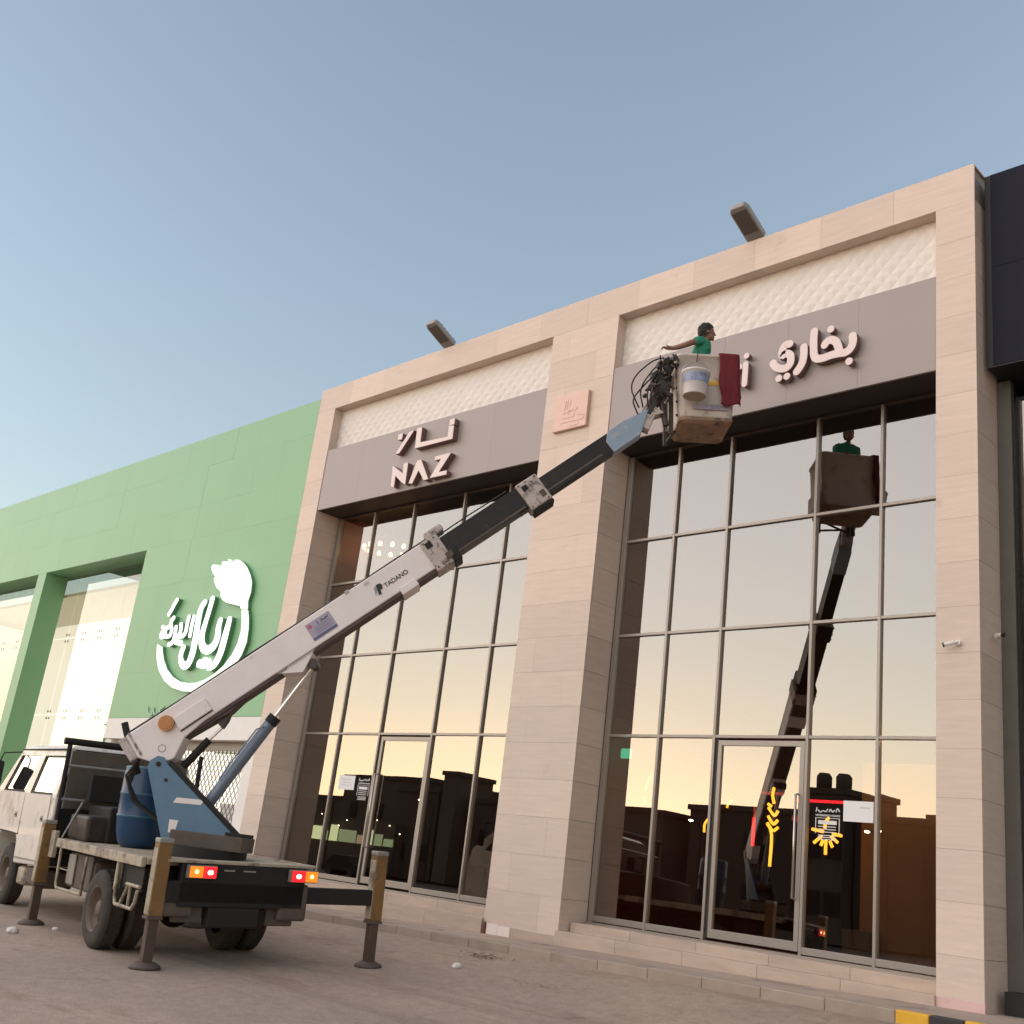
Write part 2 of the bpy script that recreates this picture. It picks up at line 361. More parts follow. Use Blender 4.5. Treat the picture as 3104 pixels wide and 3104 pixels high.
def road_material():
    m = bpy.data.materials.new('road_ground'); m.use_nodes = True; n = m.node_tree.nodes; l = m.node_tree.links; b = n['Principled BSDF']
    geo = n.new('ShaderNodeNewGeometry'); pos = geo.outputs['Position']
    def noise_(sc, det=8, rough=.65, st=None):
        t = n.new('ShaderNodeTexNoise'); t.inputs['Scale'].default_value = sc; t.inputs['Detail'].default_value = det; t.inputs['Roughness'].default_value = rough
        if st:
            mp = n.new('ShaderNodeMapping'); mp.inputs['Scale'].default_value = st; l.new(pos, mp.inputs[0]); l.new(mp.outputs[0], t.inputs[0])
        else: l.new(pos, t.inputs[0])
        return t.outputs[0]
    def rng(o, a, b_, c, d):
        r = n.new('ShaderNodeMapRange'); r.inputs[1].default_value = a; r.inputs[2].default_value = b_; r.inputs[3].default_value = c; r.inputs[4].default_value = d; l.new(o, r.inputs[0]); return r.outputs[0]
    def mix(f, A, B):
        x = n.new('ShaderNodeMix'); x.data_type = 'RGBA'; l.new(f, x.inputs['Factor'])
        for k, v in (('A', A), ('B', B)):
            if isinstance(v, tuple): x.inputs[k].default_value = (*v, 1)
            else: l.new(v, x.inputs[k])
        return x.outputs['Result']
    def mul(c, f):
        x = n.new('ShaderNodeVectorMath'); x.operation = 'SCALE'; l.new(c, x.inputs[0]); l.new(f, x.inputs['Scale']); return x.outputs[0]
    c = mix(rng(noise_(.35), .38, .62, 0, 1), (.41,.315,.25), (.34,.27,.22))          # dust over worn tarmac
    c = mix(rng(noise_(.9, 10, .7, (.5,1.6,1)), .55, .70, 0, .75), c, (.26,.175,.125))      # brown drifted dirt
    c = mix(rng(noise_(1.7, 10, .75), .60, .70, 0, .65), c, (.16,.12,.10))                  # oil and damp stains
    tr_ = noise_(.55, 5, .6, (.12,2.6,1)); c = mix(rng(tr_, .56, .66, 0, .35), c, (.22,.17,.14))   # tyre streaks along the street
    c = mul(c, rng(noise_(55, 4, .7), .3, .7, .78, 1.22)); c = mul(c, rng(noise_(7, 6, .7), .3, .7, .86, 1.14))
    v = n.new('ShaderNodeTexVoronoi'); v.feature = 'DISTANCE_TO_EDGE'; v.inputs['Scale'].default_value = .42
    wv = n.new('ShaderNodeVectorMath'); wv.operation = 'ADD'; ns = n.new('ShaderNodeTexNoise'); ns.inputs['Scale'].default_value = 2.2; ns.inputs['Detail'].default_value = 5; l.new(pos, ns.inputs[0])
    sc_ = n.new('ShaderNodeVectorMath'); sc_.operation = 'SCALE'; sc_.inputs['Scale'].default_value = .7; l.new(ns.outputs['Color'], sc_.inputs[0]); l.new(pos, wv.inputs[0]); l.new(sc_.outputs[0], wv.inputs[1]); l.new(wv.outputs[0], v.inputs['Vector'])
    crack = rng(v.outputs['Distance'], .0, .008, .25, 0); gate = rng(noise_(.5, 3), .5, .6, 0, 1)
    mm = n.new('ShaderNodeMath'); mm.operation = 'MULTIPLY'; l.new(crack, mm.inputs[0]); l.new(gate, mm.inputs[1]); c = mix(mm.outputs[0], c, (.12,.09,.075))
    l.new(c, b.inputs['Base Color']); b.inputs['Roughness'].default_value = .92; b.inputs['Specular IOR Level'].default_value = .25
    bp = n.new('ShaderNodeBump'); bp.inputs['Strength'].default_value = .5; bp.inputs['Distance'].default_value = .02; l.new(noise_(38, 6, .7), bp.inputs['Height'])
    l.new(bp.outputs[0], b.inputs['Normal']); MATS['road_dust'] = m
road_material()

# ---------------------------------------------------------------- ground (gently falling away from the shops)
def zk(x): return 0.03+0.0157*(min(max(x,-24),4)+5.5)-0.12
def zpav(x): return zk(x)+0.12
def road_z(x, y):
    yy = max(y,-13.0); zt = -0.518+0.053*(yy+5.556)
    if yy <= -4.3: return zt
    t = (yy+4.3)/2.9; z1 = -0.518+0.053*(-4.3+5.556); t = t*t*(3-2*t)*.5+t*.5
    return z1+(zk(x)-z1)*min(t,1)
def sheet(name, xs, ys, zf, m, kind='structure', parent=None, wob=0.0):
    mb = MB(); nx = len(xs)
    vs = [(x, y, zf(x,y)+(wob*noise.noise(Vector((x*0.7,y*0.7,3))) if wob else 0)) for y in ys for x in xs]
    fs = [(j*nx+i, j*nx+i+1, (j+1)*nx+i+1, (j+1)*nx+i) for j in range(len(ys)-1) for i in range(nx-1)]
    mb.add(vs, fs, None, True); o = mb.build(name, m, parent); 
    if kind: o['kind'] = kind
    return o
fr = lambda a,b,n: [a+(b-a)*i/n for i in range(n+1)]
road = sheet('road', fr(-44,14,116), fr(-17,-1.38,62), road_z, 'road_dust', wob=0.012)
sheet('street', fr(-400,400,80), [-420,-300,-200,-120,-80,-60,-45,-34,-26,-20,-16.9], lambda x,y: road_z(min(max(x,-44),14),-17)-0.02, 'asphalt_far')
sheet('sand_lot', fr(-400,400,20), [-700,-419], lambda x,y: -0.6, 'sand_far')
sheet('terrain', [-400,-200,-44.2], [-17,0,30,300], lambda x,y: -0.45, 'sand_far')
sheet('ground_right', [14.2,100,400], [-17,0,30,300], lambda x,y: -0.5, 'sand_far')
pav = MB(); xs = fr(-44,14,58)
vs = []; 
for y in (-1.39, 0.6):
    for x in xs: vs.append((x, y, zpav(x)+ (0.0 if y > -1 else -0.01)))
n = len(xs); pav.add(vs, [(i,i+1,n+i+1,n+i) for i in range(n-1)])
pavement = pav.build('pavement', 'pavement', kind='structure')
for i in range(44):
    x0 = -37.65+i*0.8+ (0 if True else 0)
    x1 = x0+0.797; z0 = zk((x0+x1)/2)
    if x0 > -5.7: break
    m = 'kerb_concrete'
    bx('kerb_stone', (x0,-1.53,z0-0.25), (x1,-1.385,z0+0.118+random.uniform(-.008,.008)), m, pavement, bevel=0.015)

for i in range(14):
    x0 = -5.65+i*.36; z0 = zk(x0); bx('kerb_stone', (x0,-1.53,z0-.25), (x0+.355,-1.385,z0+.118), 'kerb_yellow' if i%2 == 0 else 'kerb_black', pavement, bevel=.015)
# ---------------------------------------------------------------- travertine shop building
X0,X1,X2,X3,X4,X5 = -20.859,-20.191,-13.32,-11.724,-5.894,-5.339
ZO,ZT,ZB1,ZB0 = 10.60,11.19,9.54,8.08; G = 0.679
bld = root('shop_building', (-13.1,0,0), 'two-bay shop building clad in beige travertine with tall glazed fronts', 'building')
# hidden core walls
mb = MB()
for a,b in ((X0,X1),(X2,X3),(X4,X5)): mb.box((a+.032,.034,-.8),(b-.032,9.0,10.58))
mb.box((X0+.032,.034,10.632),(X5-.032,9.0,11.165)); mb.box((X1,.26,9.5),(X2,.4,10.58)); mb.box((X3,.26,9.5),(X4,.4,10.58))
mb.box((X0+.032,9.0,-.8),(X5-.032,9.2,11.165))
mb.build('wall', 'core', bld)
# stone panels, one object each
_pm = {}
def panel_mesh(w, h, t, kind):
    k = (round(w,3), round(h,3), round(t,3), kind)
    if k not in _pm:
        g = 0.0013
        mb = MB().box((g,0,g),(w-g,t,h-g)); me = bpy.data.meshes.new('stone_panel')
        me.from_pydata(mb.v, [], mb.f); me.materials.append(MATS[kind]); me.update(); _pm[k] = me
    return _pm[k]
HC = 10.6/18
def courses(): return [(-0.6,0.6)]+[(i*HC,HC) for i in range(18)]
def front_panels(a, b, y, odd=0):
    for i,(z,h) in enumerate(courses()):
        W = b-a
        if W > 1.3:
            cut = 1.15 if (i+odd)%2 else 0.45
            segs = [(a,a+cut),(a+cut,b)]
        else: segs = [(a,b)]
        for s0,s1 in segs: inst('stone_panel', panel_mesh(s1-s0,h,0.03,'travertine'), (s0, y+random.uniform(-.0012,.0012), z), bld)
front_panels(X0,X1,0); front_panels(X2,X3,0); front_panels(X4,X5,0)
n = 13; L = (X5-X0)/n
for i in range(n): inst('stone_panel', panel_mesh(L,ZT-ZO,0.03,'travertine'), (X0+i*L, random.uniform(-.0012,.0012), ZO), bld)
def side_panels(x, sgn, d0=.031, d1=G+.02):
    for z,h in courses():
        mb_k = ('side', round(h,3), sgn, round(d1,3))
        if mb_k not in _pm:
            q = MB().box((0 if sgn<0 else -.03, d0+.002, .0025),(.03 if sgn<0 else 0, d1, h-.0025)); me = bpy.data.meshes.new('stone_panel'); me.from_pydata(q.v,[],q.f); me.materials.append(MATS['travertine']); me.update(); _pm[mb_k] = me
        inst('stone_panel', _pm[mb_k], (x+random.uniform(-.001,.001),0,z), bld)
side_panels(X1, 1); side_panels(X3, 1); side_panels(X5, 1); side_panels(X2, -1); side_panels(X4, -1); side_panels(X0,-1)
for a,b in ((X1,X2),(X3,X4)):     # soffit of the head beam
    k = int((b-a)/1.3)
    for i in range(k): bx('stone_panel', (a+(b-a)*i/k+.002,.031,ZO), (a+(b-a)*(i+1)/k-.002,.26,ZO+.028), 'travertine', bld)
k = 13
for i in range(k): bx('coping_stone', (X0+i*L+.002,.034,ZT-.025), (X0+(i+1)*L-.002,.6,ZT+.0), 'travertine', bld)
# relief tiles with folded star facets
P = 0.265
def relief_mesh():
    h = 0.02; c = (P/2,-h,P/2); vs = [(0,-h,0),(P,-h,0),(P,-h,P),(0,-h,P),(P/2,0,0),(P,0,P/2),(P/2,0,P),(0,0,P/2),c]
    vs += [(P*.27,-h*.12,P*.27),(P*.73,-h*.12,P*.27),(P*.73,-h*.12,P*.73),(P*.27,-h*.12,P*.73)]
    fs = []
    for cor,dg,m1,m2 in ((0,9,7,4),(1,10,4,5),(2,11,5,6),(3,12,6,7)):
        fs += [(cor,m2,dg),(dg,m2,8),(8,m1,dg),(dg,m1,cor)]
    vs2 = [(a*.996+.0007,b,d*.996+.0007) for a,b,d in vs]
    me = bpy.data.meshes.new('relief_tile'); me.from_pydata(vs2,[],fs); me.materials.append(MATS['relief_white']); me.update(); return me
RM = relief_mesh()
for a,b in ((X1,X2),(X3,X4)):
    nx = int((b-a)/P)+1; off = ((b-a)-nx*P)/2
    for i in range(nx):
        for j in range(4): 
            xx = a+i*P
            if xx+P > b+0.02:
                o = inst('relief_tile', RM, (xx,.235,ZB1+j*P), bld); o.scale = ((b-xx)/P,1,1)
            else: inst('relief_tile', RM, (xx,.235,ZB1+j*P), bld)
# sign bands with dark soffits
for a,b in ((X1,X2),(X3,X4)):
    w_ = (b-a)/5
    for i in range(5): bx('sign_band_panel', (a+i*w_+.006 if i==0 else a+i*w_+.0015, .012, ZB0), (a+(i+1)*w_-.0015-(.006 if i==4 else 0), .055, ZB1-.004), 'taupe_panel', bld)
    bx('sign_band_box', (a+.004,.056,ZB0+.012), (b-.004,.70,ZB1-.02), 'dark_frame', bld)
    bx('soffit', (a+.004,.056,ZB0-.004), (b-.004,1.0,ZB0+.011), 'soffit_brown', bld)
    bx('lintel_panel', (a+.004,.234,ZB1-.018), (b-.004,.25,ZO), 'relief_white', bld)
# curtain walls
T1,T2,T3,T0,T4 = 3.17,4.822,6.476,0.36,8.05
def curtain(a, b, mull, doors, grp):
    xs = [a]+mull+[b]
    for i,x in enumerate(xs):
        hw = .022 if 0 < i < len(xs)-1 else .05
        lo = T0-.06
        bx('mullion', (x-hw,G-.045,lo), (x+hw,G+.06,T4), 'alu_frame', bld, bevel=.004)
    # dark outer jamb
    bx('jamb', (a-.075,G-.03,T0-.06), (a-.052,G+.10,T4), 'dark_frame', bld); bx('jamb', (b+.052,G-.03,T0-.06), (b+.07,G+.1,T4), 'dark_frame', bld)
    zs = [T0,T1,T2,T3,T4]
    for i in range(len(xs)-1):
        h0 = .022 if i > 0 else .05; h1 = .022 if i < len(xs)-2 else .05
        for z in zs:
            if z == T0 and i == doors: continue
            hh = .045 if z == T0 else .023
            bx('transom', (xs[i]+h0,G-.04,z-hh), (xs[i+1]-h1,G+.055,z+hh), 'dark_frame' if z == T4 else 'alu_frame', bld, bevel=.004)
        for j in range(4):
            if i == doors and j == 0: continue
            z0 = zs[j]+(.045 if j == 0 else .023); z1 = zs[j+1]-.023
            mb = MB(); tl = random.uniform(-.0022,.0022); t2 = random.uniform(-.0022,.0022)
            xa,xb = xs[i]+h0, xs[i+1]-h1; y = G+.004
            mb.add([(xa,y+tl,z0),(xb,y-tl,z0),(xb,y-tl+t2,z1),(xa,y+tl+t2,z1)], [(0,1,2,3)])
            mb.build('glass_pane', 'shop_glass', bld)
    # door leaf
    xa,xb = xs[doors]+.032, xs[doors+1]-.032
    d = bx('door', (xa+.05,G-.028,T0-.02), (xb-.005,G+.03,T0+.10), 'alu_frame', bld, bevel=.004)
    mb = MB().box((xa+.05,G-.028,T1-.13),(xb-.005,G+.03,T1-.055)).box((xa+.05,G-.028,T0+.10),(xa+.11,G+.03,T1-.13)).box((xb-.075,G-.028,T0+.10),(xb-.005,G+.03,T1-.13))
    mb.build('door_frame', 'alu_frame', d)
    bx('door_gap', (xa-.002,G-.015,T0-.02), (xa+.045,G+.05,T1-.03), 'dark_frame', d)
    mb = MB().add([(xa+.11,G+.002,T0+.10),(xb-.075,G+.002,T0+.10),(xb-.075,G+.002,T1-.13),(xa+.11,G+.002,T1-.13)], [(0,1,2,3)]); mb.build('glass_pane', 'shop_glass', d)
    return d, xa, xb
dr1 = curtain(-20.09, -13.375, [-18.846,-17.512,-15.941,-14.647], 2, 'a')
dr2 = curtain(-11.65, -5.95, [-10.61,-9.574,-8.021,-6.977], 2, 'b')
def pull(d, x):
    mb = MB().tube([(x,G-.03,1.0),(x,G-.10,1.0),(x,G-.10,2.38),(x,G-.03,2.38)], .017, 10); mb.build('door_handle', 'steel', d)
pull(dr2[0], -8.13); pull(dr1[0], -17.38)
# steps
for a,b in ((X1,X2),(X3,X4)):
    for y0,y1,z0,z1 in ((.23,G+.1,.02,.272),(-.06,.26,-.5,.135)):
        k = 5
        for i in range(k):
            zz = zpav((a+b)/2)*0.5
            lo,hi = (a+.034 if y0>0 else a-.01, b-.034 if y0>0 else b+.01)
            bx('step_slab', (lo+(hi-lo)*i/k+.001,y0,z0-.3), (lo+(hi-lo)*(i+1)/k-.001,y1,z1), 'step_stone', bld, bevel=.008)
    bx('sill', (a+.034,G-.10,.272), (b-.034,G+.3,.302), 'alu_frame', bld)
# plinth strips at pillar feet
bx('plinth', (X4-.012,-.022,zpav(-5.6)-.1), (X5+.012,-.002,.135), 'pink_plinth', bld, bevel=.003)
zc = zpav(-12.5)
bx('plinth', (X2+.35,-.022,zc-.1), (X3+.0,-.003,zc+.13), 'step_stone', bld)
bx('plinth_film', (X2+.10,-.026,zc-.05), (X2+.345,-.003,zc+.15), 'white_film', bld)
bx('plinth_film', (X2+.355,-.03,zc-.02), (X2+.62,-.023,zc+.14), 'white_film', bld)
bx('plinth_block', (X2-.16,-.05,zc-.1), (X2+.08,-.003,zc+.16), 'rust_block', bld, bevel=.02)
# shop interiors
for a,b in ((X1,X2),(X3,X4)):
    bx('interior_floor', (a,G+.1,.1), (b,8.9,.29), 'interior_floor', bld)
    bx('interior_back_wall', (a,8.5,.29), (b,8.6,9.5), 'interior_dark', bld)
    bx('interior_ceiling', (a,1.0,8.2), (b,8.5,8.3), 'interior_dark', bld)
    bx('interior_side_wall', (a+.001,G+.1,.29),(a+.05,8.5,8.2), 'interior_warm', bld); bx('interior_side_wall', (b-.05,G+.1,.29),(b-.001,8.5,8.2), 'interior_warm', bld)
bx('partition_fill_strip', (-7.60,.86,3.175), (-6.0,.90,3.195), 'partition_fill_led', bld)  # added strip tucked behind the door head to brighten the tan partition
bx('partition_wall', (-7.62,1.5,.29), (-5.96,1.62,2.95), 'interior_tan', bld)
bx('partition_wall', (-7.72,1.2,.29), (-7.3,1.45,.70), 'interior_grey', bld, bevel=.01)
bx('wall_shelf', (-11.66,1.3,3.2), (-10.9,4.5,3.25), 'interior_warm', bld)
bx('wall_shelf', (-11.66,1.3,4.0), (-10.9,4.5,4.06), 'interior_warm', bld)
# ---------------------------------------------------------------- signs on the building
LT = {'naz':[[[-15.851,9.353],[-15.706,9.359],[-15.701,9.224],[-15.843,9.227]],[[-15.85,9.218],[-15.705,9.203],[-15.691,8.908],[-16.837,8.912],[-16.862,9.367],[-16.706,9.367],[-16.69,9.022],[-15.847,8.98]],[[-17.108,9.335],[-16.957,9.349],[-17.336,8.897],[-17.464,8.9]],[[-17.464,9.344],[-17.318,9.35],[-17.322,9.214],[-17.455,9.223]],[[-17.482,8.646],[-17.442,8.174],[-17.332,8.136],[-17.342,8.391],[-17.103,8.208],[-16.972,8.139],[-16.988,8.624],[-17.122,8.623],[-17.11,8.406]],[[-16.698,8.608],[-16.58,8.623],[-16.261,8.142],[-16.394,8.135],[-16.603,8.391],[-16.748,8.122],[-16.863,8.146]],[[-16.137,8.605],[-15.67,8.604],[-15.962,8.24],[-15.723,8.237],[-15.722,8.148],[-16.213,8.154],[-15.949,8.52],[-16.137,8.521]]],'buk':[[[-7.08,8.866],[-7.075,8.76],[-7.115,8.666],[-7.187,8.626],[-7.29,8.636],[-7.416,8.639],[-7.543,8.625],[-7.649,8.64],[-7.697,8.711],[-7.71,8.834],[-7.715,8.979],[-7.708,9.11]],[[-7.527,8.833],[-7.488,8.882],[-7.412,8.888],[-7.341,8.831],[-7.302,8.738],[-7.284,8.646]],[[-7.874,8.889],[-7.869,8.768],[-7.888,8.641],[-7.938,8.552],[-7.978,8.508]],[[-8.117,9.008],[-8.197,9.005],[-8.237,8.936],[-8.245,8.84],[-8.178,8.859],[-8.108,8.823],[-8.086,8.751],[-8.101,8.664],[-8.166,8.612],[-8.265,8.627],[-8.349,8.684],[-8.394,8.75]],[[-8.889,8.856],[-8.892,8.515]],[[-9.109,8.534],[-9.115,8.874]],[[-9.117,8.799],[-9.068,8.869],[-8.993,8.831]]],'bukdots':[[-7.436,9.073],[-7.126,8.466],[-8.282,8.468],[-8.145,8.47],[-8.886,9.005]],'arc':[[-26.042,5.259],[-25.928,4.926],[-25.691,4.605],[-25.279,4.309],[-24.808,4.123],[-24.273,4.024],[-23.871,4.004],[-23.417,4.045],[-22.959,4.155],[-22.572,4.319],[-22.216,4.546],[-21.991,4.798],[-21.883,5.097],[-21.913,5.406],[-21.996,5.677],[-22.098,5.876],[-22.338,5.88],[-22.248,5.649],[-22.179,5.378],[-22.216,5.093],[-22.362,4.836],[-22.631,4.584],[-22.97,4.398],[-23.34,4.276],[-23.738,4.209],[-24.087,4.212],[-24.507,4.264],[-24.922,4.392],[-25.285,4.591],[-25.556,4.838],[-25.704,5.036],[-25.778,5.185]],'hand':[[-22.437,5.989],[-22.368,5.909],[-22.114,5.899],[-22.174,6.093],[-22.124,6.292],[-22.165,6.545],[-22.301,6.741],[-22.514,6.947],[-22.726,7.086],[-22.92,7.166],[-23.114,7.187],[-23.136,7.13],[-23.267,7.203],[-23.418,7.243],[-23.381,7.168],[-23.516,7.187],[-23.671,7.199],[-23.674,7.127],[-23.619,7.062],[-23.818,7.13],[-24.072,7.169],[-24.136,7.127],[-24.102,7.039],[-23.981,6.93],[-23.848,6.833],[-23.906,6.791],[-23.85,6.702],[-23.682,6.544],[-23.442,6.417],[-23.432,6.334],[-23.299,6.207],[-23.078,6.12],[-22.765,6.053],[-22.545,6.009]],'riyal':[[[-22.752,5.679],[-22.78,5.455],[-22.815,5.165],[-22.859,4.899],[-22.962,4.681],[-23.125,4.565],[-23.247,4.554]],[[-23.155,5.684],[-23.179,5.525],[-23.133,5.295],[-23.204,5.095],[-23.417,4.993],[-23.643,5.027],[-23.808,5.173],[-23.869,5.384],[-23.839,5.637],[-23.782,5.936],[-23.735,6.261]],[[-24.061,6.204],[-24.18,6.06],[-24.201,5.778],[-24.166,5.471],[-24.142,5.19],[-24.153,4.89],[-24.247,4.687],[-24.43,4.648],[-24.616,4.771],[-24.685,4.938],[-24.639,5.099]]],'riyaldots':[[-23.715,4.666],[-23.51,4.71]],'baraka':[[[-24.449,5.866],[-24.462,5.654],[-24.441,5.382]],[[-24.69,5.883],[-24.703,5.693],[-24.693,5.503],[-24.769,5.412],[-24.92,5.393],[-25.082,5.395]],[[-24.998,5.712],[-24.959,5.519],[-25.035,5.392]],[[-25.228,5.655],[-25.202,5.461],[-25.238,5.272],[-25.4,5.214]],[[-25.449,5.912],[-25.54,5.772],[-25.422,5.595],[-25.455,5.452],[-25.657,5.427]],[[-25.6,5.678],[-25.787,5.617],[-25.911,5.515],[-25.848,5.426],[-25.709,5.491],[-25.788,5.642],[-25.919,5.699]],[[-25.482,6.379],[-25.588,6.24],[-25.657,6.122],[-25.746,6.018]]],'barakadots':[[-25.049,5.262]],'small':[[[-25.992,3.672],[-25.915,3.533],[-25.713,3.489],[-25.698,3.647]],[[-25.676,3.647],[-25.589,3.498],[-25.351,3.492]],[[-25.198,3.673],[-25.374,3.591],[-25.121,3.495],[-25.363,3.472]],[[-25.074,3.484],[-24.948,3.577],[-24.796,3.513],[-24.901,3.469]],[[-24.817,3.658],[-24.726,3.492],[-24.541,3.491]]],'plq':[[[-12.725,9.088],[-12.751,8.915]],[[-12.683,9.094],[-12.692,8.938],[-12.642,8.887],[-12.545,8.901]],[[-12.619,9.085],[-12.634,8.966]],[[-12.505,8.968],[-12.436,8.908],[-12.479,8.867]],[[-12.779,8.85],[-12.64,8.871],[-12.517,8.875]],[[-12.661,8.85],[-12.641,8.79],[-12.525,8.751],[-12.509,8.813]],[[-12.417,8.763],[-12.275,8.743],[-12.319,8.663],[-12.588,8.674],[-12.803,8.663]],[[-12.798,8.758],[-12.599,8.751]],[[-12.396,8.604],[-12.405,8.581],[-12.575,8.576]]],'hourL':[[-18.02,2.3],[-17.7,2.31],[-17.66,1.87],[-18.02,1.87]]}
YB = 0.012
def sign(name, loc, label, cat='sign'): return root(name, loc, label, cat)
s1 = sign('shop_sign', (-17.1,YB,8.2), 'angular pale metal letters NAZ with Arabic name on the taupe band')
for p in LT['naz']:
    o = MB().prism(p, -.13, -.118, 'y').build('letter_stroke', 'sign_letter', s1)
    MB().prism(p, -.1175, YB-.01, 'y').build('letter_return', 'letter_side', o)
s2 = sign('shop_sign', (-8.5,YB,8.2), 'rounded pale metal Arabic letters beside a Latin i on taupe band')
for i,p in enumerate(LT['buk']):
    r = .062 if i < 4 else .05
    o = ribbon(MB(), p, r, -.12-.0015*i, -.108).build('letter_stroke', 'sign_letter', s2)
    ribbon(MB(), p, r-.0004*i, -.1075, YB-.04-.001*i).build('letter_return', 'letter_side', o)
for i,c in enumerate(LT['bukdots']): disc(MB(), c, .058 if i < 4 else .05, -.1075, YB-.04).build('letter_return', 'letter_side', disc(MB(), c, .058 if i < 4 else .05, -.12, -.108).build('letter_dot', 'sign_letter', s2))
pl = root('wall_plaque', (-12.6,0,8.5), 'square copper-pink plaque with engraved calligraphy on the middle stone pillar', 'plaque')
MB().prism([(-13.0,8.52),(-12.2,8.52),(-12.2,9.22),(-13.0,9.22)], -.07, -.002, 'y').build('plate', 'copper_plaque', pl, bevel=.012)
for p in LT['plq']: ribbon(MB(), p, .011, -.076, -.068).build('engraved_line', 'copper_plaque', pl)
# ---------------------------------------------------------------- green store on the left
gs = root('green_store', (-30,0,0), 'long green panelled store with white fronted glass bays and lit emblem', 'building')
GX = -20.862
_gm = {}
def gpanel(x0,x1,z0,z1,y=0.0,m='green_acp'):
    k = (round(x1-x0,3),round(z1-z0,3),m)
    if k not in _gm:
        q = MB().box((.001,0,.001),(x1-x0-.001,.02,z1-z0-.001)); me = bpy.data.meshes.new('cladding_panel'); me.from_pydata(q.v,[],q.f); me.materials.append(MATS[m]); me.update(); _gm[k] = me
    inst('cladding_panel', _gm[k], (x0, y+random.uniform(-.001,.001), z0), gs)
xs_g = [GX-1.18*i for i in range(20)]
for i in range(19):
    for z0,z1 in ((8.05,8.97),(8.97,10.1),(10.1,10.98)): gpanel(xs_g[i+1],xs_g[i],z0,z1)
SBL = -28.05
for i in range(6):
    w_ = (GX-SBL)/6
    for j in range(4): gpanel(SBL+i*w_,SBL+(i+1)*w_,3.42+j*1.1575,3.42+(j+1)*1.1575)
mb = MB().box((-43.2,.024,8.06),(GX-.004,.9,10.97)).box((SBL+.01,.024,3.43),(GX-.004,.9,8.06)).box((-43.2,9,-.8),(GX-.004,9.2,10.97)).box((-43.2,.9,10.5),(GX-.004,9,10.97))
mb.build('wall', 'green_dark', gs)
bx('fascia_soffit', (-43.2,.0,8.035), (SBL-.004,.9,8.052), 'green_acp', gs)
bx('bay_reveal', (SBL-.012,.003,2.0), (SBL-.001,.75,8.03), 'green_acp', gs)
for a,b in ((-35.15,-34.55),(-42.4,-41.8)):
    bx('column', (a,.0,-.8), (b,.72,8.03), 'green_acp', gs)
bx('white_band', (SBL,.004,2.9), (GX-.005,.3,3.415), 'white_wall', gs)
bx('grille_post', (-21.30,.05,-.6), (GX-.008,.6,2.895), 'white_wall', gs)
bx('grille_post', (-28.05,.05,-.6), (-27.7,.6,2.895), 'white_wall', gs)
bx('roller_box', (-27.7,.28,2.72), (-21.3,.5,2.895), 'grey_steel', gs)
bx('shop_back_wall', (-27.7,2.4,-.6), (-21.3,2.5,2.9), 'cream_glow', gs)
bx('shop_ceiling', (-27.7,.5,2.93), (-21.3,2.4,2.98), 'cream_interior', gs)
bx('shop_floor', (-27.7,.3,-.5), (-21.3,2.4,-.14), 'cream_interior', gs)
bx('low_panel', (-22.5,.44,-.6), (-21.3,.47,1.55), 'white_wall', gs)
mb = MB(); st = .17
x = -27.7
while x < -21.3+2.9:
    for sgn in (1,-1):
        pts = []
        xa, za = (x, -.3) 
        xb, zb_ = (x+sgn*3.02/1.35, 2.72)
        # clip in x
        def cl(xa,za,xb,zb):
            ts = [0,1]
            lo,hi = -27.7,-21.3
            t0,t1 = 0,1
            for e,s in ((lo,1),(hi,-1)):
                fa = (xa-e)*s; fb = (xb-e)*s
                if fa < 0 and fb < 0: return None
                if fa < 0: t0 = max(t0, fa/(fa-fb))
                if fb < 0: t1 = min(t1, fa/(fa-fb))
            if t0 >= t1: return None
            return (xa+(xb-xa)*t0, za+(zb-za)*t0, xa+(xb-xa)*t1, za+(zb-za)*t1)
        c = cl(xa,za,xb,zb_)
        if c: mb.cyl((c[0],.39+.012*sgn,c[1]),(c[2],.39+.012*sgn,c[3]),.009,n=4,cap=False)
    x += st
xx = -30.2
while xx < -27.7:
    c = cl(xx,-.3,xx+3.02/1.35,2.72)
    if c: mb.cyl((c[0],.402,c[1]),(c[2],.402,c[3]),.009,n=4,cap=False)
    xx += st
o = mb.build('security_grille', 'dirty_steel', gs); o['kind'] = 'stuff'
# spider glazing bays
def gbay(a, b, n):
    w_ = (b-a)/n; zz = [-.5,1.32,3.67,6.02,8.03]
    for i in range(n):
        for j in range(4):
            t = random.uniform(-.0015,.0015)
            MB().add([(a+i*w_+.006,.70+t,zz[j]+.006),(a+(i+1)*w_-.006,.70-t,zz[j]+.006),(a+(i+1)*w_-.006,.70-t,zz[j+1]-.006),(a+i*w_+.006,.70+t,zz[j+1]-.006)],[(0,1,2,3)]).build('glass_pane','green_store_glass',gs)
    for i in range(n+1):
        for z in zz[1:4]:
            mb = MB()
            for dx in (-.08,.08):
                for dz in (-.10,.10): mb.cyl((a+i*w_+dx,.685,z+dz),(a+i*w_+dx,.71,z+dz),.035,n=10)
            if a < a+i*w_ < b: mb.build('spider_fitting','steel',gs)
gbay(-34.55, -28.07, 6); gbay(-41.8,-35.15,6)
mb = MB().box((-43.2,3.2,-.5),(SBL,3.3,8.0)); mb.build('shop_back_wall','cream_glow',gs)
mb = MB().box((-43.2,.75,7.4),(SBL,3.2,7.5)).box((-43.2,.75,-.5),(SBL,3.2,-.2)); mb.build('shop_ceiling','cream_interior',gs)
em = root('store_emblem', (-24.2,0,4.0), 'lit white emblem of Arabic lettering cradled by a wheat-headed arc', 'sign')
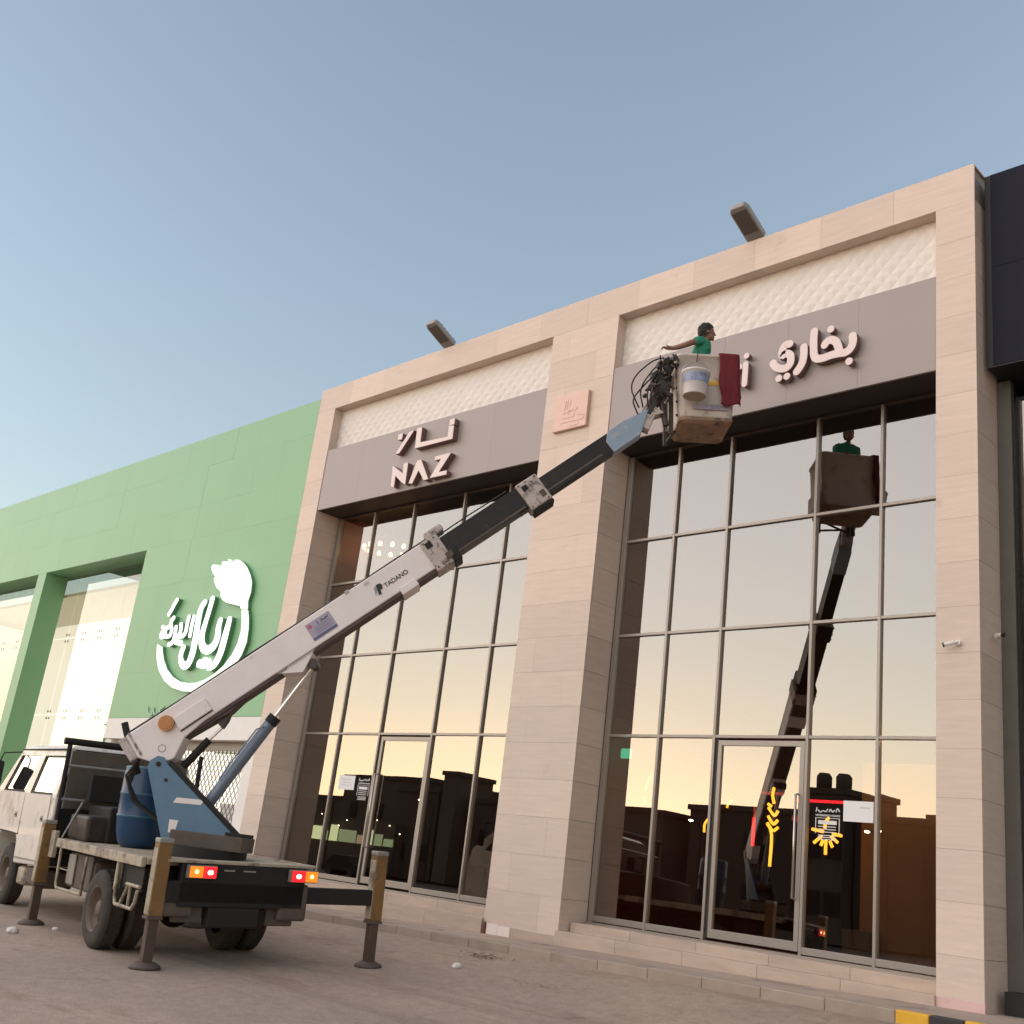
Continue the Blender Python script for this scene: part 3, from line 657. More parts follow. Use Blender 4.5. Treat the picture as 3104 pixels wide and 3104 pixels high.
def lit_poly(name, p, y0, m):
    o = MB().prism(p, y0, y0+.03, 'y').build(name, m, em)
    MB().prism(p, y0+.031, -.003, 'y').build('letter_return', 'mint_side', o)
lit_poly('arc', LT['arc'], -.12, 'sign_mint'); lit_poly('wheat_head', LT['hand'], -.12, 'sign_mint')
def lit_ribbon(name, p, r, taper=None):
    o = ribbon(MB(), p, r, -.15, -.12, taper).build(name, 'sign_white', em)
    ribbon(MB(), p, r, -.119, -.003, taper).build('letter_return', 'mint_side', o)
for p in LT['riyal']: lit_ribbon('letter_stroke', p, .098, lambda t: .75+.35*math.sin(math.pi*min(1,t*1.2)))
for p in LT['baraka']: lit_ribbon('letter_stroke', p, .049)
for c in LT['riyaldots']: disc(MB(), c, .10, -.15, -.003).build('letter_dot','sign_white',em)
for c in LT['barakadots']: disc(MB(), c, .07, -.15, -.003).build('letter_dot','sign_white',em)
sm_ = root('relief_lettering', (-24.5,0,3.6), 'small unlit green Arabic letters above the white band of the store', 'sign')
for p in LT['small']: ribbon(MB(), p, .022, -.03, -.003).build('letter_stroke','green_raised',sm_)
# ---------------------------------------------------------------- dark store on the right
ds = root('dark_store', (-1,0,0), 'navy panelled store with black recessed shopfront beyond the right pillar', 'building')
DX = X5+.06
for i in range(7):
    for z0,z1 in ((8.05,9.55),(9.55,11.05)): bx('cladding_panel', (DX+.08+i*1.25+.003,.20,z0+.003), (DX+.08+(i+1)*1.25-.003,.225,z1-.003), 'navy_acp', ds)
bx('fascia_box', (DX,.23,8.06), (3.5,1.2,11.04), 'black', ds); bx('fascia_edge', (DX,.21,8.05), (DX+.078,.235,11.05), 'black', ds)
bx('soffit', (DX,.205,8.03), (3.5,1.25,8.048), 'black', ds)
bx('side_panel', (X5+.004,.66,-.5), (X5+.19,.74,8.02), 'store_strip', ds); bx('side_panel_joint', (X5+.19,.70,-.5), (X5+.215,.78,8.02), 'black', ds)
for i in range(4):
    for j in range(3):
        MB().add([(X5+.22+i*1.5,.8,.3+j*2.5),(X5+.22+i*1.5+1.47,.8,.3+j*2.5),(X5+.22+i*1.5+1.47,.8,.3+j*2.5+2.46),(X5+.22+i*1.5,.8,.3+j*2.5+2.46)],[(0,1,2,3)]).build('glass_pane','shop_glass',ds)
bx('base_wall', (X5+.10,.30,-.6), (3.5,.8,.28), 'black', ds); bx('wall', (X5+.05,3.0,-.6), (3.5,9.2,11.0), 'black', ds); bx('wall', (3.5,.23,-.6), (3.7,9.2,11.0), 'black', ds)
rs = root('red_sign', (-4.5,.2,9.3), 'red lit letter mounted on the navy fascia', 'sign')
MB().prism([(-4.62,9.35),(-4.3,9.2),(-4.3,10.1),(-4.55,10.15)], .12, .195, 'y').build('letter_stroke','red_led_dim',rs,bevel=.02)

# ---------------------------------------------------------------- crane truck
SL = 0.053
NV = Vector((0,-SL,1)).normalized(); FV = Vector((-0.98874,0.14996,0.14996*SL)).normalized(); LV = NV.cross(FV)
TO = Vector((-13.255,-5.556,-0.518)); TK = 1.09
TM = (Matrix((FV,LV,NV)).transposed()*TK).to_4x4(); TM.translation = TO
tr = root('crane_truck', TM, 'white double-cab truck carrying a blue and white telescopic boom with basket', 'truck')
TF = TM
def tb(name, lo, hi, m, parent=None, bevel=0, **k): return MB().box(lo, hi).build(name, m, parent or tr, TF, bevel, **k)
# chassis and bed
ch = tb('chassis', (-1.45,.30,.60), (5.0,.42,.82), 'chassis_black'); tb('chassis_rail', (-1.45,-.42,.60), (5.0,-.30,.82), 'chassis_black', ch)
tb('axle', (-.09,-.8,.33), (.09,.8,.50), 'chassis_black', ch, .03); tb('crossmember', (-1.40,-.30,.62), (-1.25,.30,.82), 'chassis_black', ch)
tb('axle', (4.42,-.7,.33), (4.58,.7,.48), 'chassis_black', ch, .03); MB().ell((0,0,.42),(.2,.2,.2)).build('differential','chassis_black',ch,TF)
bed = tb('bed', (-1.42,-.93,.985), (2.1,.93,1.045), 'deck_beige', bevel=.006)
tb('bed_side_rail', (-1.40,.932,.955), (1.72,.985,1.058), 'deck_beige', bed, .008); tb('bed_side_rail', (-1.40,-.985,.955), (1.72,-.932,1.058), 'deck_beige', bed, .008)
tb('bed_edge', (-1.60,-.93,1.03), (-1.42,.78,1.062), 'deck_beige', bed, .006)
tb('bed_support', (-1.3,-.5,.83), (2.0,.5,.98), 'chassis_black', bed); tb('side_locker', (-1.30,.55,.70), (-.55,.90,.95), 'chassis_black', bed, .01)
tb('side_locker', (.55,.45,.52), (1.45,.86,.92), 'dirty_steel', bed, .02); tb('locker_door', (1.15,.861,.55), (1.42,.885,.90), 'grey_steel', bed, .02)
tb('fuel_tank', (.50,.40,.50), (1.0,.84,.88), 'dirty_steel', bed, .06)
tb('side_locker', (-1.3,-.88,.55), (-.5,-.5,.93), 'chassis_black', bed, .01)
# side guards (bent bar frames)
for pts in ([(1.58,.95,.95),(1.55,.95,.55),(1.50,.95,.49),(.52,.95,.50),(.50,.95,.92)],
            [(-.62,.95,.97),(-.66,.95,.60),(-.70,.95,.53),(-1.22,.95,.53),(-1.30,.95,.60),(-1.33,.95,.72)],
            [(-.80,.93,.54),(-.98,.93,.75)],[(-1.05,.93,.54),(-1.04,.93,.75)],[(-.95,.94,.755),(-1.35,.94,.755)]):
    MB().tube(pts, .019, 8).build('side_guard', 'deck_beige', bed, TF)
tb('mudguard_post', (-.64,.90,.66), (-.58,.96,.955), 'deck_beige', bed, .006)
# rear end
rear = tb('rear_panel', (-1.60,-.80,.60), (-1.50,.62,1.028), 'chassis_black', bevel=.01)
tb('tow_block', (-1.62,-.30,.40), (-1.45,.28,.60), 'chassis_black', rear, .02); tb('mud_flap', (-1.52,-.74,.42), (-1.46,-.42,.60), 'dirty_steel', rear, .01); tb('mud_flap', (-1.52,.30,.44), (-1.46,.62,.60), 'dirty_steel', rear, .01)
tb('rear_box', (-1.58,.44,.50), (-1.42,.78,.84), 'dirty_steel', rear, .02); tb('rear_box', (-1.60,-.86,.48), (-1.42,-.52,.86), 'dirty_steel', rear, .03)
tb('reflector_strip', (-1.604,-.20,.965), (-1.601,-.06,.98), 'grey_steel', rear); tb('reflector_strip', (-1.604,.04,.965), (-1.601,.16,.98), 'grey_steel', rear)
for y0,y1,flip in ((.26,.56,0),(-.92,-.60,1)):
    t = tb('tail_light', (-1.66,y0-.0,.885), (-1.605,y1+.02,1.015), 'tail_housing', None, .008)
    ym = (y0+y1)/2; amb = (ym+.005,y1) if not flip else (y0+.01,ym-.005); red = (y0+.01,ym-.003) if not flip else (ym+.003,y1)
    tb('amber_lens', (-1.675,amb[0],.895), (-1.661,amb[1],1.005), 'tail_amber', t, .006); tb('red_lens', (-1.675,red[0],.893), (-1.661,red[1],1.007), 'tail_red', t, .006)
    cy = sum(amb)/2; MB().ell((-1.672,cy,.953),(.014,.022,.022)).build('lamp_glow','bulb_yellow',t,TF)
    cy = sum(red)/2; MB().ell((-1.672,cy,.950),(.014,.032,.024)).build('lamp_glow','bulb_white',t,TF)
# outriggers
def outrigger(s, y, side, beam_to=None, ztop=1.26):
    w_ = .072
    sl = tb('outrigger', (s-w_,y-w_,.50), (s+w_,y+w_,ztop-.05), 'outrigger_yellow', None, .008)
    tb('sleeve_cap', (s-w_-.004,y-w_-.004,ztop-.05), (s+w_+.004,y+w_+.004,ztop), 'grey_steel', sl, .01)
    tb('sleeve_lit_face', (s-w_+.012,y+w_,.52), (s+w_-.012,y+w_+.006,ztop-.1), 'deck_beige', sl)  # beige plate: the lit side of the post put into colour
    tb('inner_leg', (s-.052,y-.052,.06), (s+.052,y+.052,.52), 'outrigger_leg', sl, .006); tb('leg_collar', (s-w_-.008,y-w_-.008,.47), (s+w_+.008,y+w_+.008,.50), 'dirty_steel', sl, .004)
    MB().lathe([(.001,.06),(.09,.06),(.15,.03),(.16,.0),(.001,.0)], TF @ Matrix.Translation((s,y,.004)), 24).build('pad','dirty_steel',sl)
    if beam_to is not None:
        tb('outrigger_beam', (s-.055,min(y+w_,beam_to),.66), (s+.055,beam_to,.83), 'chassis_black', sl, .006)
    return sl
outrigger(2.04,1.02,1); outrigger(-1.52,.82,1); outrigger(-1.52,-1.76,-1,-.80); outrigger(2.04,-1.10,-1)
tb('outrigger_box', (1.96,-1.02,.70), (2.12,.94,.86), 'chassis_black', ch, .01); tb('outrigger_box', (-1.60,-.8,.64), (-1.44,.74,.85), 'chassis_black', ch, .01)
tb('post_bracket', (1.78,.945,.82), (1.96,1.0,1.14), 'deck_beige', bed, .006)
# wheels
def wheel(s, yo, yi, name='wheel'):
    R = .415; t = MB(); W = yo-yi; sg = 1 if W > 0 else -1; W = abs(W)
    M = TF @ Matrix.Translation((s, (yo+yi)/2, R)) @ Matrix.Rotation(math.radians(-90*sg),4,'X')
    h = W/2
    t.lathe([(.235,-h*.9),(.30,-h),(.375,-h*.92),(.405,-h*.72),(.415,-h*.4),(.415,h*.4),(.405,h*.72),(.375,h*.92),(.30,h),(.235,h*.9)], M, 40)
    wh = t.build(name,'rubber',tr)
    tm = MB()
    for k in range(40):
        a = 2*math.pi*k/40; Mk = M @ Matrix.Rotation(a,4,'Z')
        for zz in (-h*.62,0.02,h*.3): tm.box((.412,-.02,zz),(.421,.022,zz+h*.3),Mk)
    tm.build('tread','rubber',wh,kind='stuff')
    MB().lathe([(.235,h*.9),(.245,h*.95),(.228,h*.86),(.215,h*.5),(.205,h*.1),(.10,h*.05),(.085,h*.55),(.03,h*.6),(.001,h*.6)], M, 36).build('rim','rim_steel',wh)
    b = MB()
    for k in range(6):
        a = 2*math.pi*k/6; c = M @ Vector((.14*math.cos(a),.14*math.sin(a),h*.05)); e = M @ Vector((.14*math.cos(a),.14*math.sin(a),h*.22)); b.cyl(c,e,.016,n=6)
    b.build('wheel_nut','dirty_steel',wh)
    return wh
for y in ((.975,.735),(.70,.47),(-.975,-.735),(-.70,-.47)): wheel(-.10,*y)
wheel(4.5,.86,.63); wheel(4.5,-.86,-.63)
# cab
HW = lambda z: .90 if z < 1.56 else .90-(z-1.56)*.16
prof = [(2.42,.66),(3.96,.60),(4.02,.92),(4.10,.98),(4.95,.98),(5.03,.90),(5.06,.55),(5.62,.55),(5.66,1.25),(5.60,1.56),(2.42,1.56)]
cab = MB().prism(prof, -.90, .90, 'y').build('cab', 'cab_white', tr, TF, .025, 3)
def sidepoly(name, pts, sgn, m, off=0.0, th=.03, parent=None, bevel=0):
    mb = MB(); n = len(pts)
    a = [(s, sgn*(HW(z)+off), z) for s,z in pts]; b = [(s, sgn*(HW(z)+off-th), z) for s,z in pts]
    mb.add(a+b, [tuple(range(n)), tuple(range(2*n-1,n-1,-1))]+[(i,(i+1)%n,n+(i+1)%n,n+i) for i in range(n)])
    return mb.build(name, m, parent or cab, TF, bevel)
ROOF = 2.17
for sg in (1,-1):
    for pts in ([(2.42,1.555),(2.62,1.555),(2.50,2.08),(2.42,2.08)], [(3.72,1.555),(4.06,1.555),(3.86,2.08),(3.60,2.08)], [(5.25,1.555),(5.60,1.555),(5.02,2.08),(4.90,2.08)], [(2.42,2.08),(5.02,2.08),(4.92,ROOF),(2.46,ROOF)]):
        sidepoly('pillar', pts, sg, 'cab_white', 0, .05)
    sidepoly('side_window', [(2.62,1.555),(3.72,1.555),(3.60,2.08),(2.50,2.08)], sg, 'vehicle_glass', -.018, .004)
    sidepoly('side_window', [(4.06,1.555),(5.25,1.555),(4.90,2.08),(3.86,2.08)], sg, 'vehicle_glass', -.018, .004)
    for pts in ([(2.625,1.56),(3.72,1.56),(3.72,1.585),(2.62,1.585)],[(3.70,1.58),(3.72,1.56),(3.60,2.08),(3.575,2.08)],[(2.50,2.06),(3.60,2.06),(3.60,2.08),(2.50,2.08)],[(4.06,1.56),(5.25,1.56),(5.24,1.585),(4.06,1.585)],[(5.23,1.56),(5.25,1.56),(4.90,2.08),(4.87,2.08)]):
        sidepoly('window_seal', pts, sg, 'chassis_black', .003, .01)
    d1 = sidepoly('door', [(2.62,.72),(3.90,.70),(3.92,1.55),(2.62,1.55)], sg, 'cab_white', .012, .012, bevel=.004)
    d2 = sidepoly('door', [(3.97,1.0),(5.20,1.02),(5.30,1.55),(3.95,1.55)], sg, 'cab_white', .012, .012, bevel=.004)
    for d,s in ((d1,2.86),(d2,4.22)): 
        sidepoly('handle_recess', [(s-.05,1.20),(s+.07,1.20),(s+.07,1.28),(s-.05,1.28)], sg, 'grey_steel', .016, .004, d); sidepoly('door_handle', [(s-.04,1.225),(s+.05,1.225),(s+.05,1.25),(s-.04,1.25)], sg, 'black', .022, .006, d)
    sidepoly('sill_trim', [(2.45,.70),(3.90,.67),(3.90,.69),(2.45,.72)], sg, 'grey_steel', .01, .01)
    MB().tube([TF @ Vector((4.98,sg*.80,2.13)), TF @ Vector((5.25,sg*1.0,2.10)), TF @ Vector((5.30,sg*1.05,1.9))], .012, 6).build('mirror_arm','chassis_black',cab)
    MB().box((5.26,sg*1.05-.09,1.62),(5.33,sg*1.05+.09,1.98)).build('mirror','chassis_black',cab,TF,.03)
MB().loft([[(2.44,-.84,2.165),(4.98,-.80,2.165),(4.98,.80,2.165),(2.44,.84,2.165)],[(2.50,-.76,2.215),(4.85,-.72,2.225),(4.85,.72,2.225),(2.50,.76,2.215)],[(2.65,-.55,2.235),(4.7,-.5,2.25),(4.7,.5,2.25),(2.65,.55,2.235)]]).build('roof','cab_white',cab,TF,.02)
MB().tube([TF @ Vector((2.44,.835,2.165)), TF @ Vector((4.98,.805,2.165))], .012, 6).build('rain_gutter','chassis_black',cab)
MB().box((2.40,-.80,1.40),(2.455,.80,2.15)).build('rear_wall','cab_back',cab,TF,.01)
MB().box((2.395,-.86,.80),(2.44,.84,1.40)).build('rear_wall','chassis_black',cab,TF,.01)
MB().add([(5.60,-.84,1.56),(5.60,.84,1.56),(4.98,.78,2.15),(4.98,-.78,2.15)],[(0,1,2,3)]).build('windscreen','vehicle_glass',cab,TF)
MB().tube([TF @ (Vector((5.02,.42,1.50))+Vector((-.55*.19*math.sin(t),.19*math.cos(t),.83*.19*math.sin(t)))) for t in [2*math.pi*k/24 for k in range(24)]], .016, 6, closed=True).build('steering_wheel','black',cab)
for s in (4.45,3.1): tb('seat', (s-.10,-.75,1.3), (s+.06,.75,1.86 if s>4 else 1.75), 'chassis_black', cab, .05)
tb('air_cleaner', (2.55,.45,.38), (3.4,.84,.60), 'dirty_steel', cab, .03); tb('battery_box', (3.42,.60,.34), (3.78,.86,.58), 'deck_beige', cab, .04)
# front step / mud area
tb('mudguard', (3.90,.60,.98), (5.1,.905,1.0), 'chassis_black', cab)
# rack behind the cab
rk = MB()
pl_ = lambda *p: [TF @ Vector(q) for q in p]
rack = MB().tube(pl_((2.20,.90,1.05),(2.22,.90,2.22)), .035, 8).build('rack','chassis_black',tr)
MB().tube(pl_((2.22,.98,2.26),(2.20,-.60,2.24)), .05, 8).build('rack_bar','chassis_black',rack)
MB().tube(pl_((2.20,-.9,1.05),(2.20,-.9,2.24)), .035, 8).build('rack_post','chassis_black',rack)
MB().tube(pl_((2.21,.88,1.95),(2.2,-.6,1.93)), .022, 8).build('rack_bar','grey_steel',rack)
MB().tube(pl_((2.19,.90,1.52),(2.18,-.8,1.50)), .024, 8).build('rack_bar','grey_steel',rack)
MB().tube(pl_((1.9,.70,1.50),(1.72,.93,1.06)), .014, 6).build('rack_brace','grey_steel',rack)
tb('control_cabinet', (2.0,.10,1.52), (2.16,.60,1.86), 'chassis_black', rack, .01); tb('control_cabinet', (1.98,-.3,1.55), (2.16,.02,1.80), 'chassis_black', rack, .01)
tb('hydraulic_tank', (1.2,-.85,1.046), (2.1,.55,1.48), 'chassis_black', rack, .03); tb('pump_unit', (1.3,.35,1.05), (2.05,.78,1.36), 'greasy', rack, .04)
# ---------------------------------------------------------------- crane (plane of the boom: X along, Y away from the camera, Z up)
DD = Vector((0.7013,0.71286,0)); TT = Vector((-12.566,-5.722,0))
CM = Matrix((DD, Vector((-DD.y,DD.x,0)), Vector((0,0,1)))).transposed().to_4x4(); CM.translation = TT
def cmap(p): return Vector((1.1*p.x+.03, p.y*1.08, .70+(p.z-.72)*1.085)) if p.x < 3 else Vector((p.x+.17, p.y, p.z+.10))
FIT[id(CM)] = cmap
AZ = lambda a,z,y=0: CM @ cmap(Vector((a,y,z)))
cb = lambda name, lo, hi, m, parent, bevel=0: MB().box(lo, hi).build(name, m, parent, CM, bevel)
tur = MB().cyl(CM @ Vector((.0,0,.55)), CM @ Vector((.0,0,.72)), .50, n=36).build('turret','chassis_black',tr)
cb('turret_base', (-.38,-.34,.735), (.43,.34,.90), 'dirty_steel', tur, .01)
cb('turret_base_step', (.22,-.33,.90), (.41,.33,.94), 'chassis_black', tur, .005)
pp = [(-.82,1.54),(-.80,1.62),(-.73,1.675),(-.66,1.67),(-.60,1.60),(.33,.885),(.30,.80),(-.49,.76)]
for y0,y1 in ((-.20,-.165),(.165,.20)): MB().prism(pp, y0, y1, 'y').build('turret_plate','crane_blue',tur,CM,.006)
MB().prism([(-.50,1.38),(-.10,1.10),(.28,.87),(-.40,.80)], -.164, .164, 'y').build('turret_web','chassis_black',tur,CM)
MB().prism([(-.60,1.60),(.33,.885),(.36,.925),(-.57,1.64)], -.205, -.13, 'y').build('plate_flange','chassis_black',tur,CM)
MB().prism([(-.45,1.185),(-.42,1.245),(-.10,1.255),(-.14,1.195)], -.2035, -.2005, 'y').build('decal','boom_white',tur,CM)
MB().prism([(-.44,.86),(-.45,1.00),(-.35,1.00),(-.365,.86)], -.2035, -.2005, 'y').build('decal','boom_white',tur,CM)
for a_,z_,r_ in ((-.70,1.585,.03),(-.58,1.42,.02)): MB().cyl(AZ(a_,z_,-.215), AZ(a_,z_,-.19), r_, n=16).build('pin','chassis_black',tur)
# boom : along t at 43.7 degrees, v perpendicular
CA,SA = .745,.667
BM = CM @ Matrix(((CA,0,-SA,0),(0,1,0,0),(SA,0,CA,0),(0,0,0,1)))   # (t,y,v) -> crane plane
KN = [(-1,-1.196),(.448,.35),(4.586,4.768),(4.884,5.076),(6.04,6.216),(6.43,6.588),(7.6,7.69),(8.07,8.136),(9,9.02)]
def tmap(t):
    for (a,b),(c,d) in zip(KN,KN[1:]):
        if t <= c: return b+(d-b)*(t-a)/(c-a)
def bmap(p): return Vector((tmap(p.x), p.y*1.07, p.z+.13+(p.z-1.7)*.08))
FIT[id(BM)] = bmap
BP = lambda t,y,v: BM @ bmap(Vector((t,y,v)))
bb = lambda name, lo, hi, m, parent, bevel=0: MB().box(lo, hi).build(name, m, parent, BM, bevel)
boom = MB().prism([(.62,1.60),(.80,1.56),(1.02,1.70),(1.30,1.735),(4.62,1.735),(4.62,2.105),(.46,2.105),(.44,1.82)], -.15, .15, 'y').build('boom','boom_white',tr,BM,.015,3)
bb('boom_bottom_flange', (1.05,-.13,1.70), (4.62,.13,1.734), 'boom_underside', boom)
bb('boom_end_plate', (.36,-.17,1.80), (.455,.17,2.10), 'boom_grime', boom, .01); bb('boom_end_rib', (.49,-.158,1.80), (.52,.158,2.11), 'boom_grime', boom, .004)
bb('side_box', (1.02,-.185,1.79), (1.45,-.152,1.96), 'boom_white', boom, .008); bb('side_box_seam', (1.015,-.156,1.778), (1.455,-.151,1.79), 'chassis_black', boom)
MB().cyl(BP(.93,-.20,1.955), BP(.93,-.148,1.955), .098, n=28).build('pin_cap','orange_cap',boom)
MB().cyl(BP(.93,-.207,1.955), BP(.93,-.199,1.955), .070, n=28).build('pin_cap_face','orange_cap',boom)
MB().tube([BP(.74+.045*math.cos(k*math.pi/3),-.152,1.74+.045*math.sin(k*math.pi/3)) for k in range(6)], .006, 5, closed=True).build('inspection_plate','boom_grime',boom)
bb('mount_pad', (4.08,-.165,1.675), (4.32,.165,1.775), 'boom_white', boom, .01)
bb('cable_clip', (3.5,-.16,2.08), (3.56,.1,2.12), 'boom_grime', boom)
s2_ = MB().prism([(4.2,1.745),(6.4,1.745),(6.4,2.04),(4.2,2.04)], -.125, .125, 'y').build('boom_section','boom_black',boom,BM,.012)
bb('wear_strip', (4.7,-.129,1.75), (6.1,-.1255,1.775), 'dirty_steel', s2_)
s3_ = MB().prism([(6.0,1.735),(7.8,1.735),(7.8,1.99),(6.0,1.99)], -.10, .10, 'y').build('boom_section','boom_black',boom,BM,.012)
bb('wear_strip', (6.5,-.104,1.775), (7.5,-.1005,1.80), 'dirty_steel', s3_)
c1 = bb('collar', (4.60,-.175,1.68), (4.86,.175,2.10), 'boom_grime', boom, .012)
bb('collar_edge', (4.86,-.165,1.66), (4.98,.165,1.84), 'chassis_black', c1, .015); bb('collar_slot', (4.65,-.182,1.98), (4.74,-.174,2.06), 'chassis_black', c1); bb('collar_bolt', (4.80,-.185,1.74), (4.90,-.165,1.82), 'dirty_steel', c1, .004)
bb('collar_head', (4.72,-.10,2.105), (5.0,.12,2.21), 'boom_grime', c1, .03); bb('collar_strap', (4.45,-.06,2.105), (4.72,.10,2.15), 'boom_underside', c1, .01)
c2 = bb('collar', (6.14,-.15,1.67), (6.50,.15,2.06), 'boom_grime', boom, .02)
bb('collar_edge', (6.16,-.13,1.625), (6.50,.13,1.67), 'chassis_black', c2, .01); bb('collar_slot', (6.20,-.157,1.93), (6.29,-.149,2.0), 'chassis_black', c2, .004); bb('collar_slot', (6.38,-.157,1.74), (6.46,-.149,1.83), 'dirty_steel', c2, .004)
tip = MB().prism([(7.66,1.725),(8.16,1.73),(8.50,1.955),(8.10,2.01),(7.76,1.996),(7.66,1.90)], -.108, .108, 'y').build('boom_tip','tip_blue',boom,BM,.012)
MB().prism([(8.30,1.72),(8.52,1.84),(8.66,1.80),(8.60,1.98),(8.50,2.0),(8.2,1.9)], -.09, .09, 'y').build('tip_bracket','boom_grime',tip,BM,.01)
# cylinders
cy = MB().cyl(AZ(-.10,1.24),AZ(.44,2.25),.075,n=20).build('lift_cylinder','cyl_blue',tur)
MB().cyl(AZ(.42,2.21),AZ(.47,2.30),.085,n=20).build('gland','chassis_black',cy); MB().cyl(AZ(.45,2.27),AZ(.80,2.94),.03,n=14).build('rod','chrome',cy)
MB().cyl(AZ(.81,2.96,-.12),AZ(.81,2.96,.12),.065,n=18).build('rod_eye','greasy',cy)
MB().prism([(2.28,1.74),(2.86,1.74),(2.62,1.60),(2.56,1.575)], -.13, .13, 'y').build('cylinder_lug','boom_white',boom,BM,.006)
MB().cyl(AZ(-.13,1.20,-.13),AZ(-.13,1.20,.13),.08,n=18).build('cylinder_foot','dirty_steel',cy)
MB().tube([AZ(.38,2.16,-.08),AZ(.30,2.12,-.10),AZ(.1,1.75,-.09),AZ(-.02,1.5,-.09)], .01, 6).build('hydraulic_line','cyl_blue',cy)
c3 = MB().cyl(AZ(-.47,1.60),AZ(-.24,1.94),.05,n=14).build('levelling_cylinder','chassis_black',tur)
MB().cyl(AZ(-.26,1.91),AZ(-.10,2.12),.018,n=10).build('rod','chrome',c3)
MB().prism([(1.40,1.735),(1.70,1.735),(1.52,1.60),(1.42,1.56)], -.06, .06, 'y').build('cylinder_lug','boom_underside',boom,BM,.006)
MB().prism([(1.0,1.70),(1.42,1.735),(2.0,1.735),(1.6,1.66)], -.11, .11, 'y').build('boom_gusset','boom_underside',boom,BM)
# fittings around the knuckle and basket mount
kn = MB().cyl(AZ(4.94,7.50,-.14),AZ(4.94,7.50,.16),.13,n=20).build('knuckle','greasy',boom)
for (a0,z0),(a1,z1),r in (((4.78,7.10),(4.94,7.5),.09),((4.92,7.5),(5.06,7.95),.07),((4.80,7.65),(5.0,7.7),.11),((4.98,7.3),(5.06,6.98),.045)):
    MB().cyl(AZ(a0,z0,-.02),AZ(a1,z1,-.02),r,n=12).build('knuckle_link','greasy',kn)
bits = MB()
for k in range(62):
    a = 4.93+random.gauss(0,.075); z = 7.55+random.uniform(-.25,.42); a += (z-7.55)*.22; y_ = random.uniform(-.26,.12)
    d_ = Vector((random.uniform(-1,1),random.uniform(-.6,.6),random.uniform(-1,1))).normalized()*random.uniform(.04,.11); c_ = Vector((a,y_,z))
    bits.cyl(c_-d_*.5,c_+d_*.5,random.uniform(.012,.036),n=9)
bits.build('valve_block','greasy',kn,CM,kind='stuff')
for k,(a0,z0,bul,top,a1,z1) in enumerate(((4.62,7.28,-.22,.42,5.0,7.95),(4.66,7.30,-.10,.34,4.98,7.85),(4.72,7.33,-.05,.30,4.95,7.8),(4.60,7.20,-.14,.26,4.96,7.7),(4.74,7.4,.0,.22,5.02,7.88))):
    a0 += .06; z0 -= .16; pts = [AZ(a0,z0,-.10),AZ(a0+bul*.6,z0+top*.45,-.16),AZ(a0+bul,z0+top*.95,-.18),AZ(a0+bul*.4+.08,z0+top*1.55,-.16),AZ((a0+a1)/2,z1+.02,-.16),AZ(a1,z1,-.12)]
    sp = []
    for i in range(len(pts)-1):
        for q in range(4): sp.append(pts[i].lerp(pts[i+1],q/4))
    sm2 = [sum((sp[max(0,min(len(sp)-1,i+j))] for j in range(-3,4)),Vector())/7 for i in range(len(sp))]
    MB().tube(sm2, .011, 6).build('hydraulic_hose','hose',kn)
# slack hoses along the boom
MB().tube([BP(t,-.135,2.07+.004*math.sin(t*5)) for t in [4.9+.1*k for k in range(12)]], .010, 6).build('hydraulic_hose','hose',boom)
# lettering on the boom
E3 = lambda t,y,v: BM @ Matrix.Translation(bmap(Vector((t,y,v)))) @ Matrix.Rotation(math.radians(90),4,'X')
MARK = boom
MB().prism([(3.80,1.855),(3.83,1.955),(3.865,1.965),(3.86,1.925)], -.1565, -.1515, 'y').build('logo_mark','logo_grey',MARK,BM)
MB().prism([(3.835,1.84),(3.875,1.84),(3.885,1.885),(3.92,1.89),(3.94,1.93),(3.92,1.965),(3.87,1.97)], -.1575, -.1515, 'y').build('logo_mark','logo_black',MARK,BM)
text_part('maker_name','TADANO',.085,'logo_black',MARK,E3(3.955,-.1535,1.875),.001,1.0)
st_ = MB().prism([(2.88,1.80),(3.22,1.80),(3.22,2.03),(2.88,2.03)], -.1545, -.1515, 'y').build('sticker','sticker_lilac',MARK,BM)
MB().prism([(2.885,1.805),(3.215,1.805),(3.215,1.838),(2.885,1.838)], -.1565, -.155, 'y').build('sticker_bar','sticker_blue',st_,BM)
for p in ([(3.03,2.0),(3.035,1.955)],[(3.08,1.995),(3.105,1.985),(3.09,1.965),(3.075,1.967)],[(3.115,1.975),(3.14,1.97),(3.15,1.99),(3.165,1.97),(3.18,1.995)]):
    ribbon(MB(), p, .005, -.157, -.155, None, None).build('sticker_print','logo_black',st_,BM)
for v_ in (1.935,1.91,1.888,1.862): MB().prism([(2.96,v_),(3.19,v_),(3.19,v_+.006),(2.96,v_+.006)], -.1562,-.155,'y').build('sticker_print','sticker_blue',st_,BM)
MB().prism([(2.90,1.96),(2.95,1.96),(2.95,2.0),(2.92,2.01),(2.90,2.0)], -.1562,-.155,'y').build('sticker_print','sticker_red',st_,BM)
# weld beads, bolts and scuffs along the boom
for t_ in (4.64,4.72,4.80):
    for v_ in (1.72,2.07): MB().cyl(BP(t_,-.19,v_),BP(t_,-.17,v_),.012,n=6).build('bolt','dirty_steel',c1)
for t_ in (6.18,6.30,6.45):
    for v_ in (1.70,2.03): MB().cyl(BP(t_,-.165,v_),BP(t_,-.145,v_),.011,n=6).build('bolt','dirty_steel',c2)
MB().tube([BP(.5,-.10,2.13),BP(1.2,-.08,2.125),BP(2.2,-.09,2.13),BP(3.4,-.08,2.122),BP(4.5,-.09,2.13)], .012, 6).build('cable','hose',boom)
